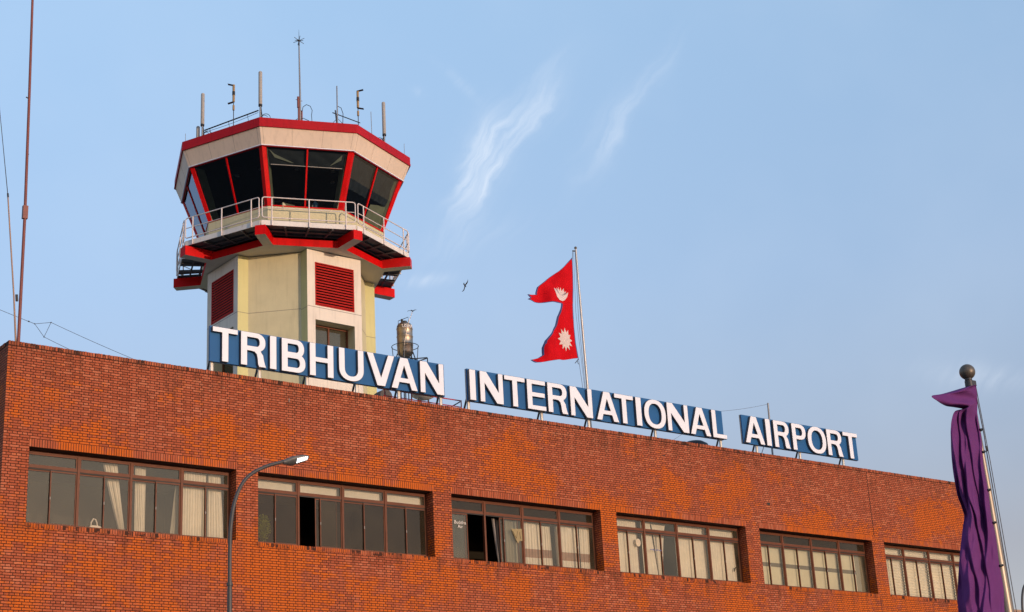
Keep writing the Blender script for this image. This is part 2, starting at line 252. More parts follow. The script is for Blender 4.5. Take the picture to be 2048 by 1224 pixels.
# ------------------------------------------------------------------ mesh builder
class MB:
    def __init__(s): s.v = []; s.f = []; s.mi = []; s.uv = []; s.sm = []; s.rn = []
    def add(s, vs, fs, mi=0, uv=None, smooth=False, rnd=0.5):
        o = len(s.v); s.v += [tuple(x) for x in vs]
        for k, f in enumerate(fs):
            s.f.append(tuple(i + o for i in f)); s.mi.append(mi); s.uv.append(uv[k] if uv else None); s.sm.append(smooth); s.rn.append(rnd)
        return s
    def quad(s, a, b, c, d, mi=0, uv=None): return s.add([a, b, c, d], [(0, 1, 2, 3)], mi, [uv] if uv else None)
    def box(s, x0, x1, y0, y1, z0, z1, mi=0, rnd=.5):
        v = [(x, y, z) for z in (z0, z1) for y in (y0, y1) for x in (x0, x1)]
        return s.add(v, [(0, 2, 3, 1), (4, 5, 7, 6), (0, 1, 5, 4), (2, 6, 7, 3), (0, 4, 6, 2), (1, 3, 7, 5)], mi, rnd=rnd)
    def prism(s, poly, z0, z1, mi=0):   # poly ccw in xy
        n = len(poly); v = [(x, y, z0) for x, y in poly] + [(x, y, z1) for x, y in poly]
        f = [tuple(range(n - 1, -1, -1)), tuple(range(n, 2 * n))] + [(i, (i + 1) % n, n + (i + 1) % n, n + i) for i in range(n)]
        return s.add(v, f, mi)
    def loft(s, rings, mi=0, cap=True, smooth=False, closed=True):
        n = len(rings[0]); v = [p for r in rings for p in r]; f = []
        for k in range(len(rings) - 1):
            for i in range(n if closed else n - 1):
                j = (i + 1) % n; f.append((k * n + i, k * n + j, (k + 1) * n + j, (k + 1) * n + i))
        s.add(v, f, mi, smooth=smooth)
        if cap and closed: s.add(rings[0], [tuple(range(n - 1, -1, -1))], mi); s.add(rings[-1], [tuple(range(n))], mi)
        return s
    def tube(s, pts, r, n=8, mi=0, closed=False):
        pts = [Vector(p) for p in pts]; m_ = len(pts); R = r if isinstance(r, (list, tuple)) else [r] * m_
        rings = []; prev = None
        for i, p in enumerate(pts):
            if closed: t = (pts[(i + 1) % m_] - pts[i - 1])
            else: t = (pts[min(i + 1, m_ - 1)] - pts[max(i - 1, 0)])
            t.normalize()
            if prev is None: a = t.orthogonal().normalized()
            else: a = (prev - t * prev.dot(t)); a = a.normalized() if a.length > 1e-6 else t.orthogonal().normalized()
            prev = a; b = t.cross(a)
            rings.append([p + (a * math.cos(2 * PI * k / n) + b * math.sin(2 * PI * k / n)) * R[i] for k in range(n)])
        if closed: rings.append(rings[0])
        return s.loft(rings, mi, cap=not closed, smooth=True)
    def bar(s, p0, p1, w, h, mi=0, up=(0, 0, 1)):    # rectangular bar
        p0, p1 = Vector(p0), Vector(p1); t = (p1 - p0).normalized(); a = t.cross(Vector(up))
        a = a.normalized() if a.length > 1e-5 else t.orthogonal().normalized(); b = a.cross(t).normalized()
        return s.loft([[p + a * sx * w / 2 + b * sy * h / 2 for sx, sy in ((-1, -1), (1, -1), (1, 1), (-1, 1))] for p in (p0, p1)], mi)
    def ball(s, c, r, n=14, mi=0, sc=(1, 1, 1)):
        c = Vector(c); rings = []
        for k in range(1, n // 2 + 0):
            a = PI * k / (n // 2); rings.append([c + Vector((math.cos(2 * PI * i / n) * math.sin(a) * r * sc[0], math.sin(2 * PI * i / n) * math.sin(a) * r * sc[1], -math.cos(a) * r * sc[2])) for i in range(n)])
        return s.loft(rings, mi, smooth=True)
    def build(s, name, mats, parent=None, world=False, tag=None, label=None):
        me = bpy.data.meshes.new(name); off = Vector((0, 0, 0))
        if world and parent is not None:
            off = parent.location.copy()
            if parent.parent is not None: off += parent.parent.location
        me.from_pydata([tuple(Vector(v) - off) for v in s.v], [], s.f)
        mats = mats if isinstance(mats, (list, tuple)) else [mats]
        for x in mats: me.materials.append(x)
        me.polygons.foreach_set('material_index', s.mi); me.polygons.foreach_set('use_smooth', s.sm)
        if any(u is not None for u in s.uv):
            l = me.uv_layers.new(name='UVMap')
            for p, u in zip(me.polygons, s.uv):
                if u is not None:
                    for li, c in zip(p.loop_indices, u): l.data[li].uv = c
        if any(r != .5 for r in s.rn):
            at = me.attributes.new('rnd', 'FLOAT', 'FACE'); at.data.foreach_set('value', s.rn)
        me.update()
        o = bpy.data.objects.new(name, me); COL.objects.link(o)
        if parent is not None: o.parent = parent
        if label: o['label'] = label
        return o
def tag(o, label=None, cat=None, group=None, kind=None):
    if label: o['label'] = label
    if cat: o['category'] = cat
    if group: o['group'] = group
    if kind: o['kind'] = kind
    return o
def thing(name, label, cat, loc=(0, 0, 0), rz=0, group=None):
    o = bpy.data.objects.new(name, None); COL.objects.link(o); o.empty_display_size = .3
    o.location = loc; o.rotation_euler = (0, 0, rz); return tag(o, label, cat, group)
def lerp(a, b, t): return a + (b - a) * t

# ------------------------------------------------------------------ ground
ROOF = 15.9; TOP = 16.705; SILL = 11.457; HW = 2.2; WW = 6.514; PITCH = 7.258; X0 = -.765; X1 = 43.55; DEPTH = 32.
g = MB(); g.quad((-3000, -3000, 0), (3000, -3000, 0), (3000, 3000, 0), (-3000, 3000, 0)); tag(g.build('ground', ASPH), kind='structure')
g = MB(); g.box(X0 - 6, X1 + 30, -6, -.02, .004, .14); tag(g.build('pavement', CONC), kind='structure')

# ------------------------------------------------------------------ terminal building
B = thing('terminal_building', 'long orange red brick terminal building with one row of wide brown framed windows', 'building')
wall = MB()
xs = [X0]
for i in range(6): xs += [i * PITCH, i * PITCH + WW]
xs += [X1]; zs = [0, SILL, SILL + HW, TOP - .13]
for i in range(len(xs) - 1):
    for k in range(3):
        if k == 1 and i % 2 == 1: continue
        a, b_, c, d_ = xs[i], xs[i + 1], zs[k], zs[k + 1]
        wall.quad((a, 0, c), (b_, 0, c), (b_, 0, d_), (a, 0, d_), 0, [(a, c), (b_, c), (b_, d_), (a, d_)])
RD = .38   # recess to the window frame
for i in range(6):
    a, b_ = i * PITCH, i * PITCH + WW; c, d_ = SILL, SILL + HW; y = RD + .12
    wall.quad((a, y, c), (a, 0, c), (a, 0, d_), (a, y, d_), 0, [(y, c), (0, c), (0, d_), (y, d_)])
    wall.quad((b_, 0, c), (b_, y, c), (b_, y, d_), (b_, 0, d_), 0, [(.05, c), (.05 + y, c), (.05 + y, d_), (.05, d_)])
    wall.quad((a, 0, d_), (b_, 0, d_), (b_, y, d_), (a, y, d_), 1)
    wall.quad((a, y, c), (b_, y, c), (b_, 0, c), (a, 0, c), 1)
# west side, east side, back, inner parapet faces
def sidewall(x, flip):
    a, b_ = (0, DEPTH) if not flip else (DEPTH, 0)
    wall.quad((x, b_, 0), (x, a, 0), (x, a, TOP - .13), (x, b_, TOP - .13), 0, [(b_ + .07, 0), (a + .07, 0), (a + .07, TOP - .13), (b_ + .07, TOP - .13)])
sidewall(X0, False); sidewall(X1, True)
wall.quad((X1, DEPTH, 0), (X0, DEPTH, 0), (X0, DEPTH, TOP - .13), (X1, DEPTH, TOP - .13), 0, [(X1, 0), (X0, 0), (X0, TOP - .13), (X1, TOP - .13)])
PT = .26
for (a, b_) in (((X0 + PT, PT), (X1 - PT, PT)), ((X1 - PT, PT), (X1 - PT, DEPTH - PT)), ((X1 - PT, DEPTH - PT), (X0 + PT, DEPTH - PT)), ((X0 + PT, DEPTH - PT), (X0 + PT, PT))):
    wall.quad((b_[0], b_[1], ROOF), (a[0], a[1], ROOF), (a[0], a[1], TOP - .13), (b_[0], b_[1], TOP - .13), 0, [(b_[0] + b_[1], ROOF), (a[0] + a[1], ROOF), (a[0] + a[1], TOP - .13), (b_[0] + b_[1], TOP - .13)])
wall.build('brick_wall', [BRICK, MORTAR], B)
rf = MB(); rf.box(X0 + .05, X1 - .05, .55, DEPTH - .05, ROOF - .25, ROOF); rf.build('roof', CONC, B)

def edge_course(mb, xa, xb, z0, z1, pitch, yf, yb, vertical=True, axis='x', fixed=0):
    n = max(1, round((xb - xa) / pitch)); p = (xb - xa) / n
    for k in range(n):
        j = .0035; a = xa + k * p + .010 + random.uniform(-j, j) * .4; b_ = xa + (k + 1) * p - .010 + random.uniform(-j, j) * .4
        dz = random.uniform(-.006, .005); dy = random.uniform(-.004, .002); rr = random.random()
        if axis == 'x': mb.box(a, b_, yf + dy, yb, z0 + .004, z1 + dz, 0, rr)
        else: mb.box(yf + dy, yb, a, b_, z0 + .004, z1 + dz, 0, rr)
cp = MB(); edge_course(cp, X0 - .004, X1 + .004, TOP - .125, TOP, .0817, -.010, PT + .01)
cp.build('coping_course', [EDGE_D], B)
cw = MB(); edge_course(cw, PT + .012, DEPTH, TOP - .125, TOP, .0817, X0 - .01, X0 + PT, axis='y'); cw.build('coping_course', [EDGE_D], B); cw = MB(); edge_course(cw, PT + .012, DEPTH, TOP - .125, TOP, .0817, X1 - PT, X1 + .01, axis='y')
cw.build('coping_course', [EDGE_D], B)
cm = MB(); cm.box(X0 + .004, X1 - .004, -.003, PT, TOP - .13, TOP - .01); cm.box(X0 - .003, X0 + PT - .01, PT + .001, DEPTH, TOP - .13, TOP - .01); cm.box(X1 - PT + .01, X1 + .003, PT + .001, DEPTH, TOP - .13, TOP - .01); cm.build('mortar_bed', MORTAR, B)
for i in range(6):
    a, b_ = i * PITCH, i * PITCH + WW
    l = MB(); edge_course(l, a - .02, b_ + .04, SILL + HW - .003, SILL + HW + .225, .0775, -.010, .10)
    mj = MB(); mj.box(a - .018, b_ + .038, -.003, .09, SILL + HW - .001, SILL + HW + .222)
    lo = l.build('lintel_course', EDGE, B); mj.build('mortar_bed', MORTAR, lo)
    l = MB(); edge_course(l, a - .02, b_ + .03, SILL - .115, SILL + .004, .0785, -.012, .30)
    mj = MB(); mj.box(a - .018, b_ + .028, -.003, .29, SILL - .113, SILL - .002)
    lo = l.build('sill_course', EDGE_D, B); mj.build('mortar_bed', MORTAR, lo)
# expansion joint
j = MB(); j.box(35.72, 35.745, -.004, .02, SILL + HW + .25, TOP - .14); j.box(35.62, 35.64, -.004, .02, 3, SILL - .13); j.build('expansion_joint', MORTAR, B)
# a dark weep hole and a few missing-brick marks
for (hx, hz, w_, h_) in ((29.62, 14.62, .16, .10), (8.35, 16.05, .03, .12), (24.3, 16.0, .1, .05)):
    j = MB(); j.box(hx, hx + w_, -.005, .02, hz, hz + h_); j.build('weep_hole', DARKROOM if w_ > .05 else LSIDE, B)
# dark rooms behind the windows
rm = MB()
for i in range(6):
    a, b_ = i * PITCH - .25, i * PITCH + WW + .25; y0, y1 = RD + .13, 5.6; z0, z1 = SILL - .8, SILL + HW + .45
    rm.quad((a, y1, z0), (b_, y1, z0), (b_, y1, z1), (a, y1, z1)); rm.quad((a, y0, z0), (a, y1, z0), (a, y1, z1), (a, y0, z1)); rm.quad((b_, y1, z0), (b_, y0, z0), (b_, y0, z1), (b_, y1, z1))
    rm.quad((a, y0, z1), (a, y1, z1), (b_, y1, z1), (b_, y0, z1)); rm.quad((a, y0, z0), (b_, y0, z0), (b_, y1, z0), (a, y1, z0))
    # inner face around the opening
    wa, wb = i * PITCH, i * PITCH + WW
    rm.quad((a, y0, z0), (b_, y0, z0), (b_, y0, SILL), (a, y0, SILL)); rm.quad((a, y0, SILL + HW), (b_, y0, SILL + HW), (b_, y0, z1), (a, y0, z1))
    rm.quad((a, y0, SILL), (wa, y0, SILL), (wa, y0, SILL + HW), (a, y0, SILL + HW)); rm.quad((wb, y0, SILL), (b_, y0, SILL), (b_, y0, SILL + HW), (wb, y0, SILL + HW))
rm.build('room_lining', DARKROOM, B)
# windows ---------------------------------------------------------------
# per window: set of sash states, index 0..7 : None closed, or (x0,x1) shifted
BW = (WW) / 4
def window(i, gmat, gtr, shifts):
    ox = i * PITCH; y = RD
    fr = MB(); F = .05
    fr.box(ox + .002, ox + WW - .002, y, y + .10, SILL + HW - .07, SILL + HW - .003)     # head
    fr.box(ox + .002, ox + WW - .002, y, y + .10, SILL + .006, SILL + .075)      # bottom rail
    fr.box(ox + .002, ox + .05, y + .001, y + .099, SILL + .075, SILL + HW - .07); fr.box(ox + WW - .05, ox + WW - .002, y + .001, y + .099, SILL + .075, SILL + HW - .07)
    for k in range(1, 4): fr.box(ox + k * BW - .034, ox + k * BW + .034, y - .012, y + .098, SILL + .0751, SILL + HW - .0701)
    for k in range(4):
        a, b_ = ox + k * BW + (.0345 if k else .0505), ox + (k + 1) * BW - (.0345 if k < 3 else .0505)
        fr.box(a, b_, y + .004, y + .09, SILL + 1.70, SILL + 1.755)      # transom rail
        fr.box(a, b_, y + .02, y + .08, SILL + 1.665, SILL + 1.6999, 1)  # dark track groove
    w = fr.build('window', [FRAME, SEAL], B)
    for k in range(4):
        a, b_ = ox + k * BW + (.036 if k else .052), ox + (k + 1) * BW - (.036 if k < 3 else .052)
        # hopper transom with its own slim frame
        t = MB(); z0, z1 = SILL + 1.757, SILL + HW - .072; e = .042
        t.box(a, b_, y + .012, y + .05, z1 - e, z1); t.box(a, b_, y + .012, y + .05, z0, z0 + e); t.box(a, a + e, y + .0125, y + .05, z0 + e, z1 - e); t.box(b_ - e, b_, y + .0125, y + .05, z0 + e, z1 - e)
        g_ = .012; t.box(a + e, b_ - e, y + .02, y + .045, z1 - e - g_, z1 - e, 1); t.box(b_ - e - g_, b_ - e, y + .02, y + .045, z0 + e, z1 - e - g_, 1)
        t.build('transom_sash', [FRAME, SEAL], w)
        t = MB(); t.quad((a + e, y + .035, z0 + e), (b_ - e, y + .035, z0 + e), (b_ - e, y + .035, z1 - e), (a + e, y + .035, z1 - e)); t.build('transom_pane', gtr, w)
        mid = (a + b_) / 2; z0, z1 = SILL + .0755, SILL + 1.664; e = .034
        for h, (p, q, yy) in enumerate(((a, mid + .02, .055), (mid - .02, b_, .018))):
            idx = 2 * k + h
            if idx in shifts: dx = shifts[idx]; p += dx; q += dx
            t = MB(); Y0 = y + yy; Y1 = y + yy + .028
            t.box(p, p + e, Y0, Y1, z0, z1); t.box(q - e, q, Y0, Y1, z0, z1); t.box(p + e, q - e, Y0, Y1, z0, z0 + .06); t.box(p + e, q - e, Y0, Y1, z1 - .04, z1)
            if h == 0: t.box(q - e - .012, q - e, Y0 + .002, Y1 - .002, z0 + .06, z1 - .04, 1)
            t.box(p + e, q - e, Y0 + .004, Y1 - .004, z1 - .052, z1 - .04, 1)
            if h == 1: t.box(p + .008, p + .026, Y0 - .012, Y0 + .001, SILL + .82, SILL + .90, 2)
            t.build('sliding_sash', [FRAME, SEAL, TUBE], w)
            t = MB(); yc = (Y0 + Y1) / 2; tl = random.uniform(-.0015, .0015); tk = random.uniform(-.0012, .0012)
            t.quad((p + e, yc + tl, z0 + .06), (q - e, yc - tl, z0 + .06), (q - e, yc - tl + tk, z1 - .04), (p + e, yc + tl + tk, z1 - .04)); t.build('pane', gmat, w)
    return w
wins = []
for i, (gm, gt, sh) in enumerate(((GLASS, GLASS, {}), (GLASS_B, GLASS, {2: .60}), (GLASS, GLASS_B, {1: -.68, 2: .62}), (GLASS, GLASS, {}), (GLASS, GLASS_B, {}), (GLASS, GLASS, {}))):
    wins.append(window(i, gm, gt, sh))

# curtains --------------------------------------------------------------
def curtain(i, xt0, xt1, xb0, xb1, z0, z1, mats, label, folds=9, amp=.022, y=.60, bands=(), group='curtains behind the terminal windows', stripes=False, tie=None, name='curtain', cat='curtain'):
    ox = i * PITCH; nu, nv = folds * 8, 26; mb = MB(); vs = []; fs = []; mi = []
    ph = random.random() * 6
    w_ = [random.uniform(.6, 1.5) for _ in range(folds + 2)]
    for v in range(nv + 1):
        t = v / nv; z = SILL + lerp(z0, z1, t)
        for u in range(nu + 1):
            s = u / nu; k = s * folds; kk = int(k); wob = .10 * math.sin(kk * 2.1 + ph)
            if tie: bt = (1 - t) ** tie
            else: bt = 1 - t
            xa = lerp(xt0, xb0, bt); xb = lerp(xt1, xb1, bt)
            x = ox + lerp(xa, xb, s + .3 / folds * math.sin(2 * PI * k + wob * t) * .3); yy = y + amp * w_[kk] * math.sin(2 * PI * k + wob * 3 * t + ph) + .008 * math.sin(3.1 * t + s * 5)
            vs.append((x, yy, z))
    for v in range(nv):
        zc = lerp(z0, z1, (v + .5) / nv)
        for u in range(nu):
            a = v * (nu + 1) + u; fs.append((a, a + 1, a + nu + 2, a + nu + 1))
            m_ = 0
            for (b0, b1) in bands:
                if b0 < zc < b1: m_ = 1
            if stripes and (u // 6) % 3 == 1: m_ = 1
            mi.append(m_)
    mb.add(vs, fs, smooth=True); mb.mi = mi
    o = mb.build(name, mats, None); me = o.data
    # origin at its base
    c = Vector((ox + (xb0 + xb1) / 2, y, SILL + z0)); me.transform(Matrix.Translation(-c)); o.location = c
    return tag(o, label, cat, group)
CG = 'curtains behind the terminal windows'
curtain(0, 2.47, 2.93, 3.02, 3.20, .12, 2.12, [CURT], 'cream curtain gathered to a low tie, in the second bay of the leftmost window', 6, .03, tie=.55 * 2)
curtain(0, 3.48, 3.82, 3.50, 3.82, .12, 2.12, [CURT], 'narrow straight cream curtain at the left of the third bay of the leftmost window', 6, .03)
curtain(0, 4.78, 4.97, 4.62, 4.92, .12, 1.66, [CURT_G], 'faint grey sheer curtain strip beside a mullion in the leftmost window', 3)
curtain(0, 5.02, 5.80, 5.02, 5.78, .12, 2.12, [CURT], 'full pleated cream curtain in the fourth bay of the leftmost window', 9, .025)
curtain(0, 5.86, 6.30, 5.86, 6.42, .12, 2.12, [CURT], 'cream curtain flaring out toward its hem at the right jamb of the leftmost window', 6, .03)
for k in range(4):
    a = k * BW + .06; curtain(1, a, a + BW - .1, a, a + BW - .1, 1.74, 2.14, [CURT], ['plain cream pelmet cloth behind the first transom pane of the second window from left', 'plain cream pelmet cloth above the open sash of the second window from left', 'plain cream pelmet cloth behind the third transom pane of the second window from left', 'plain cream pelmet cloth behind the last transom pane of the second window from left'][k], 5, .004, y=.56, group='pelmet cloths of the second window', name='pelmet', cat='pelmet')
curtain(2, .0, .34, .0, .34, .1, 1.66, [CURT_G], 'pale grey curtain at the far left of the third window, beside lettering on the glass', 4)
curtain(2, 2.08, 2.60, 2.28, 2.62, .1, 1.66, [CURT_D, CURT_DL], 'dark striped curtain hanging in the open sash of the third window', 5, .035, stripes=True, y=.64)
curtain(2, 2.66, 3.42, 2.66, 3.42, .1, 1.68, [CURT_G], 'pale grey sheer curtain behind the ochre sticker in the third window', 6, .018)
curtain(2, 3.48, 4.22, 3.48, 4.22, .1, 1.68, [CURT, BAND], 'cream curtain with a broad mauve band, left of the third bay in the third window', 6, .02, bands=((.42, .70), (1.42, 1.46)))
curtain(2, 4.24, 4.64, 4.24, 4.68, .1, 1.56, [CURT, BAND], 'narrow cream curtain with mauve band gathered in mid third window', 4, .03, bands=((.42, .70),))
curtain(2, 4.82, 4.98, 4.84, 4.98, .1, 1.60, [CURT], 'thin strip of cream curtain beside the last mullion of the third window', 2)
curtain(2, 5.10, 5.92, 5.10, 5.90, .1, 1.66, [CURT, BAND], 'wide cream curtain with mauve band in the last bay of the third window', 6, .018, bands=((.42, .72),))
curtain(2, 5.95, 6.42, 5.95, 6.34, .1, 1.66, [CURT, BAND], 'cream and mauve banded curtain at the right jamb of the third window', 4, .02, bands=((.42, .72),))
curtain(3, .15, 1.02, .15, 1.02, .1, 2.12, [CURT], 'cream curtain at the left jamb of the fourth window', 7, .012)
curtain(3, .95, 1.42, .95, 1.42, .1, 2.12, [CURT], 'cream curtain behind the round disc in the fourth window', 4, .012)
curtain(3, 1.68, 2.14, 1.68, 2.36, .1, 2.12, [CURT], 'cream curtain leaning left of the dark gap in the fourth window', 4, .010)
curtain(3, 2.18, 2.98, 2.42, 2.62, .1, 2.12, [CURT], 'cream curtain swept left over a dark bay in the fourth window', 5, .014, y=.64, tie=.55)
curtain(3, 3.34, 4.90, 3.34, 4.88, .1, 2.12, [CURT], 'broad flat cream curtain filling the third bay of the fourth window', 12, .008)
curtain(3, 5.0, 6.42, 5.0, 6.42, .1, 2.12, [CURT], 'broad flat cream curtain filling the last bay of the fourth window', 12, .008)
curtain(4, 6.0, 6.5, 6.0, 6.46, .1, 1.66, [CURT_G], 'grey pleated curtain at the right jamb of the fifth window', 7, .02)
for k in range(4):
    a = k * BW + (.3 if k == 0 else .04); b_ = (k + 1) * BW - .04 if k < 3 else 5.95
    mb = MB(); ox = 4 * PITCH; y = .56; c = Vector((ox + a, y, SILL + .1))
    for (z0, z1, m_) in ((.10, .86, 0), (.86, 1.02, 1), (1.02, 1.68, 0)):
        mb.quad((0, 0, z0 - .1), (b_ - a, 0, z0 - .1), (b_ - a, 0, z1 - .1), (0, 0, z1 - .1), m_)
    mb.tube([(0, .02, 1.60), (b_ - a, .02, 1.60)], .02, 8); mb.box(0, b_ - a, -.008, .008, -.03, .0, 0)
    o = mb.build('roller_blind', [BLIND, BLINDBAND]); o.location = c
    tag(o, ['cream roller blind with grey band in the first bay of the fifth window', 'cream roller blind with grey band in the second bay of the fifth window', 'cream roller blind with grey band in the third bay of the fifth window', 'cream roller blind with grey band beside the pleated curtain in the fifth window'][k], 'blind', 'roller blinds of the fifth window')
def scallop(i, x0, x1, z0, z1, nrow, label):
    ox = i * PITCH; mb = MB(); nu, nv = 40, nrow * 8; vs = []; fs = []
    for v in range(nv + 1):
        t = v / nv; r = (t * nrow) % 1.0
        for u in range(nu + 1):
            s = u / nu; sag = .02 * abs(math.sin(PI * s * 5)); vs.append((x0 + (x1 - x0) * s - x0, -.045 * (1 - r) ** 2 - .01 * math.cos(2 * PI * s * 5), (z1 - z0) * t + sag))
    for v in range(nv):
        for u in range(nu): a = v * (nu + 1) + u; fs.append((a, a + 1, a + nu + 2, a + nu + 1))
    mb.add(vs, fs, smooth=True); o = mb.build('festoon_blind', [CURT]); o.location = (ox + x0, .60, SILL + z0)
    return tag(o, label, 'blind', 'festoon blinds of the rightmost window')
for k in range(4):
    a = k * BW + .05; scallop(5, a, a + BW - .08, .1, 2.1, 17, ['ruched cream festoon blind in the first bay of the rightmost window', 'ruched cream festoon blind in the second bay of the rightmost window', 'ruched cream festoon blind in the third bay, next to the purple flag', 'ruched cream festoon blind in the last bay, hidden behind the purple flag'][k])
# bag, plant, disc, hook, stickers ---------------------------------------
bag = thing('carrier_bag', 'small white carrier bag with looped handle on the inner sill of the leftmost window', 'bag', (2.24, .52, SILL + .085))
mb = MB(); mb.loft([[(x * w_, y * w_, z) for x, y in ((-.17, -.05), (.20, -.05), (.20, .05), (-.17, .05))] for z, w_ in ((0, 1), (.06, 1.05), (.10, .8), (.125, .45))]); mb.build('bag_body', STICK, bag)
mb = MB(); mb.tube([(-.13, 0, .05), (-.12, 0, .2), (-.05, 0, .32), (.02, 0, .3), (.06, 0, .2), (.08, 0, .08)], [.02, .022, .022, .02, .018, .015], 8); mb.build('handle', STICK, bag)
pl = thing('potted_plant', 'yellow green bushy pot plant behind the leftmost pane of the second window', 'plant', (PITCH + .60, .80, SILL + .0))
mb = MB(); mb.loft([[(r * math.cos(a), r * math.sin(a), z) for a in [2 * PI * k / 14 for k in range(14)]] for z, r in ((0, .12), (.16, .16))]); mb.build('pot', POT, pl)
mb = MB()
for k in range(900):
    th, u = random.uniform(0, 2 * PI), random.uniform(-1, 1); rr = random.random() ** .4; sq = math.sqrt(1 - u * u)
    c = Vector((math.cos(th) * sq * .27 * rr, math.sin(th) * sq * .22 * rr, .66 + u * .42 * rr)); a = Vector((random.gauss(0, 1), random.gauss(0, 1), random.gauss(0, 1))).normalized(); b_ = a.orthogonal().normalized()
    mb.add([c - a * .05, c + b_ * .018, c + a * .05, c - b_ * .018], [(0, 1, 2, 3)])
mb.tube([(0, 0, .1), (.01, 0, .5)], .015); mb.build('foliage', GREEN, pl)
mb = MB(); c = Vector((3 * PITCH + 1.35, .45, SILL + 1.27)); mb.loft([[(.115 * math.cos(a), y, .145 * math.sin(a)) for a in [2 * PI * k / 24 for k in range(24)]] for y in (-.008, .008)])
o = mb.build('disc', STICK); o.location = c; tag(o, 'round pinkish white disc hung inside the glass of the fourth window', 'disc')
mb = MB(); mb.tube([(0, 0, 0), (.02, 0, .10), (.08, 0, .16), (.17, 0, .15)], [.022, .025, .02, .014], 8); o = mb.build('hook', BLACK); o.location = (3 * PITCH + 6.2, .50, SILL + .52); tag(o, 'short black curved hook at the right pane of the fourth window', 'hook')
mb = MB(); mb.tube([(0, 0, -.02), (0, 0, 2.1)], .045, 10); o = mb.build('inner_post', PINKPIPE); o.location = (3 * PITCH + 1.56, .75, SILL); tag(o, 'pinkish upright post standing behind the first bay of the fourth window', 'post')
def text_mesh(txt, size, mat_, name, parent, loc, rot=(PI / 2, 0, 0), ext=.001, off=0.0):
    cu = bpy.data.curves.new(name, 'FONT'); cu.body = txt; cu.size = size; cu.extrude = ext; cu.align_x = 'CENTER'; cu.offset = off; cu.space_line = .85
    o = bpy.data.objects.new(name, cu); COL.objects.link(o); dg = bpy.context.evaluated_depsgraph_get(); me = bpy.data.meshes.new_from_object(o.evaluated_get(dg))
    bpy.data.objects.remove(o); bpy.data.curves.remove(cu); me.materials.clear(); me.materials.append(mat_)
    o = bpy.data.objects.new(name, me); COL.objects.link(o); o.parent = parent; o.location = loc; o.rotation_euler = rot; return o
text_mesh('Buddha\nAir', .165, STICK, 'window_lettering', wins[2], (2 * PITCH + .60, RD + .010, SILL + 1.29), off=-.001)
mb = MB(); Y = RD + .012; X = 2 * PITCH
mb.add([(X + 2.76, Y, SILL + 1.30), (X + 3.32, Y, SILL + 1.34), (X + 3.33, Y, SILL + .92), (X + 3.10, Y, SILL + .90), (X + 3.02, Y, SILL + .80), (X + 2.93, Y, SILL + .95)], [(5, 4, 3, 2, 1, 0)])
for a, b_ in (((2.82, 1.22), (2.96, .98)), ((2.96, .98), (3.02, 1.24)), ((3.10, 1.2), (3.14, .98)), ((3.14, .98), (3.28, 1.04)), ((3.28, 1.04), (3.24, 1.16)), ((3.12, 1.2), (3.28, 1.28))):
    mb.bar((X + a[0], Y - .003, SILL + a[1]), (X + b_[0], Y - .003, SILL + b_[1]), .003, .022, 1, up=(0, 1, 0))
mb.build('glass_sticker', [STICKY, STICKD], wins[2])
mb = MB(); X = 3 * PITCH
for k in range(8):
    x = 1.86 + k * .072; h_ = .035 + .02 * ((k * 7) % 3) / 2; mb.box(X + x, X + x + .045, RD + .012, RD + .014, SILL + 1.02, SILL + 1.02 + h_)
mb.build('glass_sticker', [STICKB], wins[3])
# low wing further along
LW = thing('low_wing', 'low brick wing just visible beyond the right end of the terminal', 'building', (X1 + .01, 2.6, 0))
mb = MB(); mb.box(0, 24, 0, 14, 0, 11.75); mb.quad((0, -.003, 0), (24, -.003, 0), (24, -.003, 11.75), (0, -.003, 11.75), 0, [(0, 0), (24, 0), (24, 11.75), (0, 11.75)]); mb.build('brick_wall', BRICK, LW)
mb = MB(); mb.box(-.0, 24.05, -.05, 14.05, 11.752, 11.86); mb.build('parapet_cap', MASTT, LW)

